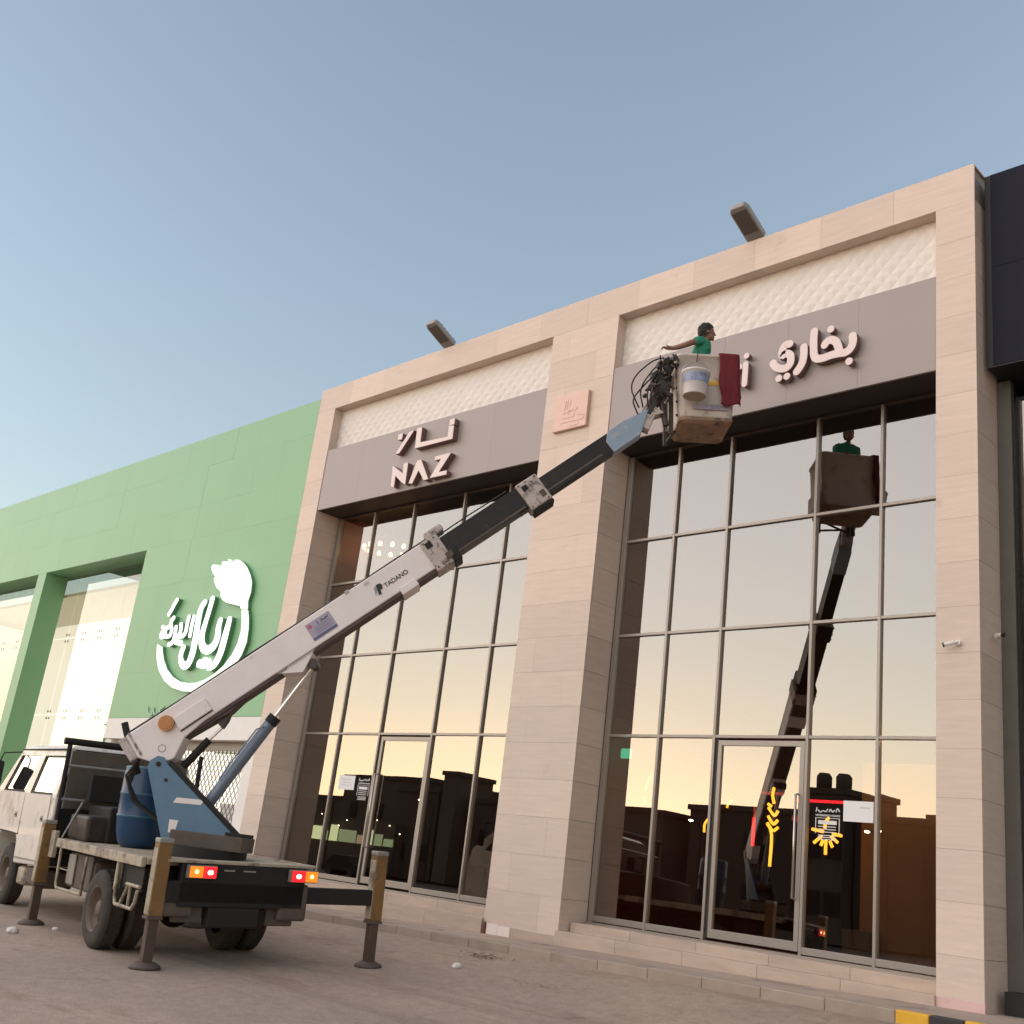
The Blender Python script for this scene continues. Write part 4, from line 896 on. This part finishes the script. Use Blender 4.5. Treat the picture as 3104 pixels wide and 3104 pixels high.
# boom rest behind the cab and loose hoses at the boom foot
MB().tube([AZ(-1.28,2.02,.10),AZ(-1.20,1.85,.10),AZ(-1.0,1.46,.10)], .045, 8).build('boom_rest','chassis_black',rack)
for k in range(4):
    y_ = -.12+.07*k
    MB().tube([AZ(-.95-.02*k,1.62,y_),AZ(-1.06,1.42-.03*k,y_),AZ(-.93,1.15,y_),AZ(-.62,.98,y_),AZ(-.42,.92,y_)], .017, 7).build('hydraulic_hose','hose',tur)
# ---------------------------------------------------------------- basket
BC = Vector((-8.70,-1.48,7.16))+(.05)*DD+.09*Vector((-DD.y,DD.x,0))
KM = Matrix((DD, Vector((-DD.y,DD.x,0)), Vector((0,0,1)))).transposed().to_4x4(); KM.translation = BC
KM = KM @ Matrix.Rotation(math.radians(-4.0),4,'Y')
def rrect(hx, hy, r, z, n=5):
    out = []
    for cx,cy_,a0 in ((hx-r,hy-r,0),(-(hx-r),hy-r,90),(-(hx-r),-(hy-r),180),(hx-r,-(hy-r),270)):
        for k in range(n+1):
            a = math.radians(a0+90*k/n); out.append((cx+r*math.cos(a), cy_+r*math.sin(a), z))
    return out
HX,HY = .405,.45
rings = [rrect(HX-.10,HY-.10,.08,.0), rrect(HX-.05,HY-.05,.09,.02), rrect(HX-.035,HY-.035,.09,.06), rrect(HX-.03,HY-.03,.08,.12), rrect(HX-.004,HY-.004,.08,.5), rrect(HX+.012,HY+.012,.08,.985), rrect(HX+.03,HY+.03,.09,.995), rrect(HX+.03,HY+.03,.09,1.03), rrect(HX-.02,HY-.02,.07,1.03), rrect(HX-.035,HY-.035,.07,.5), rrect(HX-.045,HY-.045,.07,.06)]
bas = MB().loft(rings[2:]).build('basket','basket_frp',tr,KM)
MB().loft(rings[:3],None,True,True,False).build('basket_floor','basket_base',bas,KM)
MB().loft([rrect(HX-.030,HY-.030,.088,.035),rrect(HX-.026,HY-.026,.086,.07),rrect(HX-.027,HY-.027,.086,.085)],None,True,False,False).build('basket_skirt','basket_base',bas,KM)
for z_ in (.14,.35,.56,.77): MB().cyl(KM @ Vector((-HX-.012,-.30,z_)),KM @ Vector((-HX+.02,-.30,z_)),.018,n=8).build('bolt','greasy',bas)
MB().prism([(-.08,.56),(.30,.56),(.30,.62),(.14,.625),(.10,.64),(.06,.625),(-.08,.62)], -HY-.006, -HY+.004, 'y').build('stripe','stripe_yellow',bas,KM)
text_part('load_mark','200',.10,'logo_grey',bas,KM @ Matrix.Translation((.04,-HY-.002,.20)) @ Matrix.Rotation(math.radians(90),4,'X'),.004)
MB().prism([(-.20,.19),(.30,.19),(.30,.25),(-.20,.25)], -HY-.0005, -HY+.006, 'y').build('label_strip','sticker_lilac',bas,KM)
for p in (((-.47,.28,-.10),(-.47,.28,.55)),((-.47,-.22,-.12),(-.47,-.22,.5))): MB().box((p[0][0]-.035,p[0][1]-.03,p[0][2]),(p[0][0]+.03,p[0][1]+.03,p[1][2])).build('mount_rail','dirty_steel',bas,KM,.008)
MB().tube([KM @ Vector(q) for q in ((-.46,-.22,-.05),(-.46,.25,.12))], .02, 6).build('mount_brace','greasy',bas)
MB().tube([KM @ Vector(q) for q in ((-.47,.28,-.06),(-.40,-.1,-.03))], .02, 6).build('mount_brace','greasy',bas)
cbx = MB().box((-.62,-.12,.66),(-.47,.16,.92)).build('control_box','greasy',bas,KM,.02)
for k in range(3): MB().tube([KM @ Vector((-.58+.05*k,-.08,.90)), KM @ Vector((-.625+.05*k,-.17,1.13-.03*k))], .010, 6).build('lever','black',cbx)
# sign board on the wall side of the basket
MB().box((-.30,HY+.03,.10),(.42,HY+.05,.40)).build('back_board','basket_frp',bas,KM,.004)
# ---------------------------------------------------------------- things on the crane
bk = root('paint_bucket', KM @ Matrix.Translation((-.215,-HY-.20,.285)) @ Matrix.Rotation(math.radians(4),4,'Y'), 'white paint bucket with blue label hanging from the basket rail', 'bucket')
BKM = world(bk)
MB().lathe([(.001,0),(.155,0),(.160,.015),(.188,.33),(.200,.335),(.200,.365),(.182,.365),(.176,.33),(.150,.03),(.001,.03)], BKM, 36).build('pail','bucket_white',bk)
MB().lathe([(.1605,.006),(.157,-.003),(.14,-.003),(.001,-.002)], BKM, 36).build('pail_base','bucket_base',bk)
MB().lathe([(.1755,.17),(.1885,.30)], BKM, 36).build('pail_label','bucket_blue',bk)
MB().tube([BKM @ Vector((.2*math.cos(t),0.02,.34+.20*math.sin(t))) for t in [math.pi*k/14 for k in range(15)]], .006, 6).build('bail_handle','steel',bk)
MB().tube([BKM @ Vector((.0,.02,.54)), BKM @ Vector((.02,.10,.78)), BKM @ Vector((.03,.21,.81))], .008, 6).build('hook','hose',bk)
cl_ = MB(); U,V = 12,22; vs = []
for j in range(V+1):
    for i in range(U+1):
        u = i/U; v_ = j/V; zz = 1.045-v_*(.79+.02*math.sin(u*5))+0.0
        # wraps the front-right corner
        s_ = .17+.36*u+.03*math.sin(v_*9+u*3)*v_
        w_ = .014*math.sin(u*14+v_*4)*(.3+v_)
        x_max = HX+.02
        if s_ <= x_max: x,y = s_, -HY-.045-abs(w_)
        else: x,y = x_max+.03+abs(w_), -HY-.045+(s_-x_max)
        vs.append((x,y,zz))
for i in range(U+1):   # fold over the rail into the basket
    pass
fs = [(j*(U+1)+i,j*(U+1)+i+1,(j+1)*(U+1)+i+1,(j+1)*(U+1)+i) for j in range(V) for i in range(U)]
b0 = len(vs)
for i in range(U+1): x,y,z = vs[i]; vs.append((x*.93 if x < HX else x-.12, y+.09, z+.005))
for i in range(U+1): x,y,z = vs[b0+i]; vs.append((x,y+.01,z-.12))
fs += [(b0+i,b0+i+1,i+1,i) for i in range(U)]+[(b0+U+1+i,b0+U+2+i,b0+i+1,b0+i) for i in range(U)]
co = MB().add(vs,fs,None,True).build('red_cloth','red_cloth',None,KM,label='dark red cloth draped over the corner of the crane basket',cat='cloth')
sd_ = co.modifiers.new('thick','SOLIDIFY'); sd_.thickness = .006
dm = root('plastic_drum', TF @ Matrix.Translation((.62,.34,1.05)), 'tall blue plastic drum standing on the truck bed beside the blue turret', 'drum')
DMt = world(dm)
MB().lathe([(.001,0),(.20,0),(.25,.06),(.285,.18),(.30,.34),(.305,.36),(.30,.38),(.30,.60),(.305,.62),(.30,.64),(.295,.86),(.28,.93),(.26,.94),(.25,.93),(.001,.93)], DMt, 36).build('barrel','drum_blue',dm)
for z_ in (.36,.62,.92): MB().lathe([(.304,z_-.012),(.309,z_),(.304,z_+.012)] if z_ < .9 else [(.285,z_-.01),(.29,z_+.01),(.262,z_+.022)], DMt, 36).build('hoop','drum_rim',dm)
# ---------------------------------------------------------------- worker in the basket
PM = Matrix((DD, Vector((-DD.y,DD.x,0)), Vector((0,0,1)))).transposed().to_4x4(); PM.translation = Vector((-8.70,-1.48,0))
wk = root('person', PM @ Matrix.Translation((-.03,0,7.22)), 'person in a teal polo shirt standing in the raised basket, looking along the wall', 'person')
def skinned(name, chains, level=2):
    """chains: list of [(point, radius), ...]; first vertex of each later chain is welded to the nearest earlier vertex"""
    vs = []; es = []; rs = []
    for ci, c in enumerate(chains):
        prev = None
        for k,(p,r) in enumerate(c):
            p = Vector(p)
            if ci and k == 0:
                prev = min(range(len(vs)), key=lambda i: (vs[i]-p).length); continue
            vs.append(p); rs.append(r)
            if prev is not None: es.append((prev,len(vs)-1))
            prev = len(vs)-1
    me = bpy.data.meshes.new(name); me.from_pydata(vs, es, []); o = bpy.data.objects.new(name, me); COL.objects.link(o)
    m = o.modifiers.new('s','SKIN'); m.use_smooth_shade = True
    for i,sv in enumerate(me.skin_vertices[0].data):
        r = rs[i]; sv.radius = r if isinstance(r,(tuple,list)) else (r,r); sv.use_root = (i == 0)
    if level: q = o.modifiers.new('ss','SUBSURF'); q.levels = level; q.render_levels = level
    dg = bpy.context.evaluated_depsgraph_get(); out = bpy.data.meshes.new_from_object(o.evaluated_get(dg)); bpy.data.objects.remove(o)
    return out
SH = (-.07,-.165,8.50); HD = Vector((.02,0,8.735))
arm = [((-.02,0,8.5),.07),(SH,.062),((-.19,-.21,8.46),.052),((-.315,-.215,8.385),.046),((-.41,-.17,8.36),.043),((-.49,-.13,8.35),.032),((-.545,-.12,8.35),.030),((-.58,-.115,8.345),.024)]
arm2 = [((-.02,0,8.5),.07),((-.03,.165,8.49),.06),((.06,.24,8.30),.043),((.16,.24,8.17),.038),((.27,.20,8.20),.034),((.37,.15,8.22),.026),((.42,.14,8.22),.026)]
chains = [[((-.08,0,8.05),(.15,.11)),((-.08,0,8.20),(.135,.10)),((-.05,0,8.36),(.155,.105)),((-.02,0,8.50),(.11,.08)),((.0,0,8.575),.055),((.012,0,8.63),.05)], arm, arm2,
    [((-.08,0,8.05),.1),((-.08,-.09,7.98),.095),((-.06,-.10,7.62),.065),((-.09,-.11,7.30),.045),((.06,-.11,7.245),.04)],[((-.08,0,8.05),.1),((-.08,.09,7.98),.095),((-.03,.10,7.62),.065),((-.08,.11,7.30),.045),((.07,.11,7.245),.04)]]
# fingers of the hand on the lever
for k in range(4): chains.append([((-.58,-.115,8.345),.02),((-.605,-.135+.016*k,8.355+.004*k),.010),((-.632,-.137+.016*k,8.35),.009),((-.645,-.135+.016*k,8.323),.008)])
chains.append([((-.545,-.12,8.35),.02),((-.56,-.15,8.37),.010),((-.59,-.162,8.38),.009)])
for k in range(4): chains.append([((.42,.14,8.22),.02),((.445,.115+.016*k,8.225),.010),((.472,.115+.016*k,8.22),.009),((.485,.115+.016*k,8.195),.008)])
chains.append([((.42,.14,8.22),.02),((.43,.10,8.23),.010),((.455,.088,8.235),.009)])
bm_ = skinned('body', chains)
head = MB()
head.ell((HD.x,0,HD.z+.02),(.098,.076,.105),None,24,16); head.ell((HD.x+.035,0,HD.z-.055),(.066,.058,.070),None,20,12); head.ell((HD.x+.085,0,HD.z-.095),(.026,.03,.022))
head.ell((HD.x+.112,0,HD.z-.018),(.024,.014,.022)); head.ell((HD.x+.098,0,HD.z+.01),(.016,.012,.03)); head.ell((HD.x+.100,0,HD.z-.062),(.014,.026,.012))
for s_ in (-1,1): head.ell((HD.x-.005,s_*.078,HD.z-.012),(.022,.010,.032)); head.ell((HD.x+.075,s_*.035,HD.z+.035),(.022,.028,.010))
tmp = bpy.data.meshes.new('h'); tmp.from_pydata(head.v,[],head.f)
bmj = bmesh.new(); bmj.from_mesh(bm_); bmj.from_mesh(tmp); bmj.to_mesh(bm_); bmj.free()
bm_.transform(world(wk).inverted() @ PM)
bm_.materials.clear(); bm_.materials.append(MATS['skin'])
bo = bpy.data.objects.new('body', bm_); COL.objects.link(bo); bo.parent = wk; WM[bo.name] = world(wk)
rm = bo.modifiers.new('r','REMESH'); rm.mode = 'VOXEL'; rm.voxel_size = .0065; rm.use_smooth_shade = True
sm3 = bo.modifiers.new('s','SMOOTH'); sm3.iterations = 3
def cloth(name, ch, m, level=2):
    me = skinned(name, ch, level); me.transform(world(wk).inverted() @ PM); me.materials.clear(); me.materials.append(MATS[m])
    o = bpy.data.objects.new(name, me); COL.objects.link(o); o.parent = wk; WM[o.name] = world(wk); return o
cloth('polo_shirt', [[((-.085,0,7.98),(.18,.16)),((-.08,0,8.16),(.172,.155)),((-.05,0,8.36),(.185,.155)),((-.02,0,8.50),(.15,.125)),((.0,0,8.575),(.08,.075))],
    [((-.02,0,8.5),.09),((-.07,-.165,8.505),.083),((-.13,-.20,8.485),.074),((-.20,-.215,8.462),.072)],[((-.02,0,8.5),.09),((-.03,.165,8.495),.083),((.02,.20,8.40),.072),((.06,.235,8.31),.068)]], 'teal_shirt')
cloth('trousers', [[((-.08,0,8.06),(.165,.125)),((-.08,0,7.96),(.16,.13))],[((-.08,0,7.96),.11),((-.08,-.095,7.90),.105),((-.06,-.10,7.62),.080),((-.09,-.11,7.32),.065)],[((-.08,0,7.96),.11),((-.08,.095,7.90),.105),((-.03,.10,7.62),.080),((-.08,.11,7.32),.065)]], 'trousers')
hm = MB(); nu,nv = 28,18; vs = []; fs = []
for j in range(nv+1):
    ph = math.radians(4+122*j/nv)
    for i in range(nu):
        th = 2*math.pi*i/nu; fx = math.cos(th)
        lim = 1.0
        ph2 = ph*(0.50 if fx > .55 else (0.72 if fx > .05 else 1.0))
        nz = 1+.05*noise.noise(Vector((math.cos(th)*3,math.sin(th)*3,ph*4)))+.05*noise.noise(Vector((math.cos(th)*9,math.sin(th)*9,ph*11))); ph2 += .10*noise.noise(Vector((math.cos(th)*7,math.sin(th)*7,2)))*(j/nv)
        ex = .135 if fx < 0 else .115
        vs.append((HD.x-.010+ex*nz*math.sin(ph2)*fx, .090*nz*math.sin(ph2)*math.sin(th), HD.z+.020+.142*nz*math.cos(ph2)))
for j in range(nv):
    for i in range(nu): fs.append((j*nu+i,(j+1)*nu+i,(j+1)*nu+(i+1)%nu,j*nu+(i+1)%nu))
fs.append(tuple(range(nu)))
hr = hm.add(vs,fs,None,True).build('hair','hair_black',wk,PM)
def rough_up(o, size, strength, levels=2):
    q = o.modifiers.new('sub','SUBSURF'); q.levels = levels; q.render_levels = levels
    tx = bpy.data.textures.new('folds','CLOUDS'); tx.noise_scale = size; d = o.modifiers.new('folds','DISPLACE'); d.texture = tx; d.strength = strength; d.mid_level = .5; d.texture_coords = 'LOCAL'
rough_up(hr, .03, .03)
for o in wk.children:
    if o.name.startswith('polo_shirt') or o.name.startswith('trousers'): rough_up(o, .07, .045, 1)
for s_ in (-1,1):
    e = MB().ell((HD.x+.088,s_*.034,HD.z+.018),(.010,.013,.008)).build('eye','eye_white',wk,PM)
    MB().ell((HD.x+.0955,s_*.035,HD.z+.018),(.004,.006,.006)).build('pupil','black',e,PM)

# ---------------------------------------------------------------- floodlights on the parapet
def flood(x, z, label):
    M = Matrix.Translation((x,.06,z)) @ Matrix.Rotation(math.radians(-24),4,'X')
    r_ = root('floodlight', (x,.1,ZT), label, 'floodlight', None)
    prof_ = [(-.17,-.60),(-.13,-.68),(.13,-.68),(.17,-.60),(.17,.0),(-.17,.0)]
    MB().prism(prof_, .0, .12, 'z', M).build('housing','lamp_grey',r_,None,.03,3)
    MB().prism([(-.13,-.59),(.13,-.59),(.13,-.16),(-.13,-.16)], -.012, .004, 'z', M).build('lens','lamp_lens',r_)
    MB().tube([(x,.45,ZT-.02),(x,.45,ZT+.12),(x,.2,z+.06)], .03, 8).build('arm','lamp_grey',r_)
    f_ = MB()
    for k in range(5): f_.box((-.14,-.5+.1*k,.12),(.14,-.48+.1*k,.15),M)
    f_.build('cooling_fin','lamp_grey',r_)
flood(-16.45, ZT+.03, 'grey floodlight leaning out from the parapet above the angular letters')
flood(-8.95, ZT+.03, 'grey floodlight leaning out from the parapet above the rounded Arabic letters')
# ---------------------------------------------------------------- cctv cameras
def cctv(loc, aim, label):
    r_ = root('security_camera', loc, label, 'camera'); L_ = Vector(loc); a = Vector(aim).normalized()
    MB().cyl(L_, L_+Vector((0,-.05,0)) if abs(a.y) > -1 else L_, .035, n=14).build('base','cctv_white',r_)
    MB().tube([L_+Vector((0,-.03,0)), L_+Vector((0,-.06,.0)), L_+Vector((0,-.07,0))+a*.04], .014, 8).build('arm','cctv_white',r_)
    b = L_+Vector((0,-.07,0))+a*.03
    MB().cyl(b, b+a*.12, .027, n=14).build('housing','cctv_white',r_); MB().cyl(b+a*.12, b+a*.14, .029, n=14).build('lens_hood','black',r_)
cctv((-5.60,0,4.24), (-.9,-.3,-.25), 'white bullet security camera on the front of the end stone pillar')
cctv((X5+.06,.42,4.40), (.75,-.62,-.15), 'white bullet security camera with dark hood on the side of the end stone pillar')
cctv((-28.2,.25,3.30), (-.8,-.5,-.2), 'upper pale security camera beside the white band of the green store')
cctv((-28.2,.25,3.0), (.1,-.6,-.7), 'lower pale security camera beside the white band of the green store')
# ---------------------------------------------------------------- notices and decals on the glass
def notice(x0,z0,x1,z1,label,lines):
    r_ = root('paper_notice', ((x0+x1)/2,G,z0), label, 'notice')
    MB().box((x0,G-.006,z0),(x1,G-.003,z1)).build('sheet','paper',r_)
    for a,b,c,d in lines: MB().box((x0+(x1-x0)*a,G-.0075,z0+(z1-z0)*b),(x0+(x1-x0)*c,G-.0062,z0+(z1-z0)*d)).build('print','paper_print',r_)
notice(-7.46,2.06,-7.03,2.33,'white paper notice taped to the glass beside the working hours panel',[(.55,.66,.90,.72)])
notice(-18.62,2.05,-18.10,2.33,'white paper notice taped to the glass beside the truck-side shop door',[(.2,.3,.8,.34),(.2,.5,.8,.54),(.2,.7,.8,.74)])
def hours(x0,z0,x1,z1,label):
    r_ = root('hours_panel', ((x0+x1)/2,G,z0), label, 'decal')
    W = x1-x0; H = z1-z0; y0,y1 = G-.0065,G-.0035
    for a,b,c,d in ((.0,.64,1,.655),(.0,.18,.03,.64),(.97,.18,1,.64),(.12,.46,.88,.58)): MB().box((x0+W*a,y0,z0+H*b),(x0+W*c,y1,z0+H*d)).build('frame_line','decal_white',r_)
    for b in (.0,.06,.12,.22,.30,.38): MB().box((x0+W*.12,y0,z0+H*b),(x0+W*.85,y1,z0+H*(b+.025))).build('print','decal_white',r_)
    text_part('print','WORKING HOURS',H*.085,'decal_white',r_,Matrix.Translation((x0,G-.005,z0+H*.70)) @ Matrix.Rotation(math.radians(90),4,'X'),.0008,W/(H*.085*8.4))
    for p in ([(.02,.84),(.05,.95)],[(.10,.88),(.2,.82),(.3,.88)],[(.3,.88),(.42,.84),(.5,.92)],[(.56,.84),(.62,.92),(.70,.84),(.78,.9)],[(.84,.84),(.9,.95),(.98,.86)]):
        ribbon(MB(), [(x0+W*a,z0+H*b) for a,b in p], W*.018, y0, y1).build('print','decal_white',r_)
hours(-7.87,1.80,-7.51,2.24,'white working hours lettering on the glass beside the yellow sun lamp')
hours(-17.98,1.87,-17.62,2.31,'white working hours lettering on the glass of the shop behind the truck')
# ---------------------------------------------------------------- lights inside
def neon(name, loc, label, strokes, m, y, r=.018):
    r_ = root(name, loc, label, 'light sign')
    for p in strokes:
        P3 = smooth_path(p) if len(p) > 2 else [Vector(q) for q in p]
        MB().tube([(q.x,y,q.y) for q in P3], r, 8).build('led_tube', m, r_)
    return r_
YN = 1.1
wx = -8.80
neon('wheat_light', (wx,YN,1.3), 'yellow light tube shaped like a wheat stalk behind the glass door',
  [[(wx+.01,2.51),(wx-.01,2.40),(wx+.02,2.28)],[(wx-.01,1.40),(wx+.0,1.84),(wx-.08,1.99)],[(wx-.07,2.10),(wx+.02,1.99),(wx+.09,2.05)],[(wx-.08,2.00),(wx+.02,1.90),(wx+.10,1.95)],[(wx-.07,2.22),(wx+.03,2.11),(wx+.09,2.18)],[(wx-.08,2.27),(wx-.02,2.24)]], 'yellow_led', YN, .022)
cx,cz = -7.94,1.93; rays = []
for a,r0,r1 in ((-8,.10,.24),(-35,.09,.22),(-62,.13,.22),(-90,.10,.30),(-112,.12,.20),(-140,.08,.24),(172,.04,.22)):
    t = math.radians(a); rays.append([(cx+r0*math.cos(t),cz+r0*math.sin(t)),(cx+r1*math.cos(t),cz+r1*math.sin(t))])
rays.append([(cx-.02,cz+.05),(cx-.01,cz+.14),(cx+.04,cz+.20)])
neon('sun_light', (cx,YN,1.7), 'yellow light tubes radiating like a sun behind the glass', rays, 'yellow_led', YN, .022)
neon('curved_light', (-11.1,YN,2.2), 'slim yellow light tube near the jamb pillar behind the glass', [[(-11.03,2.63),(-11.10,2.50),(-11.13,2.38)],[(-11.13,2.28),(-11.135,2.16)]], 'yellow_led', YN, .016)
neon('crescent_light', (-9.95,YN,1.8), 'yellow crescent light tube left of the glass door', [[(-9.90,2.00),(-9.96,1.92),(-9.96,1.80)],[(-9.50,2.30),(-9.56,2.24),(-9.58,2.18)]], 'yellow_led', YN, .018)
rp = root('red_portal', (-8.5,2.2,.3), 'red lit frame of a serving hatch inside the glazed shop', 'light frame')
MB().box((-9.15,2.2,2.44),(-7.55,2.26,2.475)).build('led_bar','red_led',rp); MB().box((-9.83,2.2,1.72),(-9.80,2.25,2.15)).build('led_bar','red_led',rp)
MB().box((-9.98,2.2,2.52),(-9.2,2.26,2.56)).build('frame_bar','red_led_dim',rp); MB().box((-7.58,2.2,1.6),(-7.54,2.25,2.44)).build('frame_bar','red_led_dim',rp); MB().box((-9.83,2.22,2.15),(-9.80,2.25,2.52)).build('frame_bar','red_led_dim',rp)
MB().box((-9.13,2.2,2.14),(-8.95,2.25,2.22)).build('panel','red_led_dim',rp)
ex = root('exit_light', (-11.55,1.0,2.85), 'green glowing exit lamp in the dark corner of the shop', 'lamp')
MB().box((-11.63,1.0,2.86),(-11.42,1.05,3.02)).build('lamp_body','exit_green',ex,None,.02)
chd = root('chandelier', (-19.1,1.25,7.2), 'brass ring chandelier with glowing bulbs high behind the glass', 'chandelier')
MB().tube([(-19.1,1.25,8.2),(-19.1,1.25,7.55)], .015, 6).build('chain','brass',chd); MB().cyl((-19.1,1.25,7.72),(-19.1,1.25,7.80),.06,n=12).build('canopy','brass',chd)
ring = MB().tube([(-19.1+.72*math.cos(t),1.35+.45*math.sin(t),7.36-.05*math.cos(t)) for t in [2*math.pi*k/28 for k in range(28)]], .02, 6, closed=True).build('ring','brass',chd)
for k in range(13):
    t = 2*math.pi*k/13+.2; p = (-19.1+.72*math.cos(t),1.35+.45*math.sin(t),7.42-.05*math.cos(t))
    MB().ell(p,(.042,.042,.055),None,12,8).build('bulb','bulb_warm',chd)
# ---------------------------------------------------------------- litter on the ground
def paper_ball(x, y, s, label):
    mb = MB().ell((0,0,0),(1,1,.6),None,14,9); z = road_z(x,y)
    vs = [Vector((p.x*s*(1+.5*noise.noise(p*2.1+Vector((x,y,0)))), p.y*s*(1+.5*noise.noise(p*1.7+Vector((y,x,5)))), p.z*s*(1+.6*noise.noise(p*2.5)))) for p in mb.v]
    mb.v = [Vector((p.x+x,p.y+y,p.z+z+s*.45)) for p in vs]; mb.sm = [False]*len(mb.sm)
    mb.build('litter','litter_white',None,None,label=label,cat='litter')
paper_ball(-14.78,-6.91,.07,'crumpled white paper on the road beside the front outrigger pad'); paper_ball(-15.0,-6.25,.04,'small white scrap on the road between outrigger and rear wheel')
paper_ball(-10.7,-3.0,.06,'crumpled white tissue on the road near the pavement edge'); paper_ball(-7.3,-5.3,.05,'pale flattened scrap on the open road')
lf = MB()
for cx_,cy_,n_ in ((-11.1,-2.1,50),(-9.3,-3.0,8)):
    for k in range(n_):
        x = cx_+random.gauss(0,.22); y = cy_+random.gauss(0,.10); z = road_z(x,y)+.014; s_ = random.uniform(.012,.04); a = random.uniform(0,6.3)
        c,s2 = math.cos(a)*s_,math.sin(a)*s_
        lf.add([(x+c,y+s2,z+random.uniform(0,.02)),(x-s2,y+c,z+.004),(x-c,y-s2,z+random.uniform(0,.02)),(x+s2*.6,y-c*.6,z+.002)],[(0,1,2,3)])
lf.build('dry_debris','leaf_litter',None,None,label='dry brown leaves and grit scattered over the road',cat='debris',kind='stuff')
# ---------------------------------------------------------------- the far side of the street (seen in the glass)
def house(x, y, w_, d_, h, label, name='house', tanks=0, win=True, m='far_wall', grp=None):
    r_ = root(name, (x,y,-.7), label, 'building', grp)
    MB().box((x-w_/2,y-d_,-.8),(x+w_/2,y,h)).build('wall',m,r_)
    MB().box((x-w_/2-.15,y-d_-.15,h),(x+w_/2+.15,y+.15,h+.35)).build('parapet',m,r_)
    if win:
        nw = max(2,int(w_/3))
        for i in range(nw):
            for j in range(max(1,int(h/3.2))):
                lit = random.random() < .05
                xx = x-w_/2+(i+.5)*w_/nw; zz = .6+j*3.1
                MB().box((xx-.5,y+.002,zz),(xx+.5,y+.06,zz+1.3)).build('window','far_window' if lit else 'far_dark',r_)
    for k in range(tanks):
        xx = x-w_/2+(k+.5)*w_/max(tanks,1); MB().lathe([(.001,0),(.45,0),(.45,.8),(.3,1.0),(.001,1.02)], Matrix.Translation((xx,y-1,h+.3)), 16).build('water_tank',m,r_)
house(-32.6,-45,2.5,5,7.3,'narrow stair tower with two round water tanks across the street','tower_house',2)
house(-24,-48,9,9,6.3,'low flat-roofed house opposite the end stone pillar'); house(-12,-52,12,9,6.0,'wide single-storey house farthest right across the street')
house(-41,-50,11,9,6.4,'low house with dark windows beside the stair tower'); house(-53,-49,10,8,5.8,'plain low house across the street near the block row')
house(-63,-47,4,5,5.6,'small cube-shaped house across the street'); house(-66.6,-46,1.6,4,7.4,'slender tower house rising over the low roofs',win=False); house(-70,-46,4.5,6,6.0,'two-storey house beside the slender tower')
house(-77,-48,11,9,7.0,'wide dark hall with the tallest roofline across the street'); house(-89,-50,9,9,5.2,'low shed-like house beyond the wide dark hall'); house(-102,-52,13,9,5.2,'long low house at the far end of the street'); house(-118,-54,14,9,5.4,'last low house of the row across the street')
house(-29.6,-46,3.2,6,5.9,'plain narrow house squeezed beside the stair tower',win=False)
ls = root('lit_kiosk', (-77,-44,-.7), 'pale green lit roadside shopfront across the street', 'building')
MB().box((-83,-46,-.7),(-71,-45,3.3)).build('wall','far_wall',ls)
xk = -82.7
for i in range(8):
    wk_ = (1.9,.8,1.2,2.3,.6,1.4,.9,1.1)[i]; hk = (1.1,.8,1.3,1.0,.7,1.2,.9,.6)[i]
    MB().box((xk,-44.98,1.45),(xk+wk_,-44.9,1.45+hk)).build('window',('far_shop','kiosk_dim','far_shop','kiosk_dim','far_window','far_shop','kiosk_dim','kiosk_dim')[i],ls); xk += wk_+.22
for k in range(9): MB().ell((-83.5+k*1.7+random.uniform(-.7,.7),-44.7,2.9+random.uniform(-.9,.8)),(.04,.04,.035),None,8,5).build('bulb','car_lamp',ls)
def far_car(x, y, label):
    r_ = root('parked_car',(x,y,road_z(-44,-17)),label,'car'); z = road_z(-44,-17)
    MB().prism([(-2.1,.35),(2.1,.35),(2.1,.8),(1.3,.9),(.8,1.4),(-1.0,1.42),(-1.6,.95),(-2.1,.85)], -.8, .8, 'y', Matrix.Translation((x,y,z))).build('body','far_dark',r_,None,.05)
    for sx in (-1.3,1.3): MB().cyl((x+sx,y-.82,z+.33),(x+sx,y+.82,z+.33),.33,n=16).build('wheel','rubber',r_)
    for sy in (-.6,.6): MB().ell((x+2.1,y+sy,z+.7),(.05,.12,.08)).build('headlight','car_lamp',r_)
far_car(-66,-37,'dark saloon car with headlights on across the street'); far_car(-52,-39,'dark parked car near the low houses across the street')
def lamp(x,y,label):
    r_ = root('street_lamp',(x,y,-.75),label,'street lamp','street lamps across the road')
    MB().cyl((x,y,-.8),(x,y,4.6),.07,.05,n=8).build('pole','far_dark',r_); MB().tube([(x,y,4.6),(x,y+.5,4.9),(x,y+1.0,4.95)],.035,6).build('arm','far_dark',r_); MB().ell((x,y+1.0,4.88),(.12,.16,.06)).build('lamp_head','street_bulb',r_)
for k in range(7): lamp(-96+k*11.5,-40,'slim street lamp with a lit head along the far side of the street')
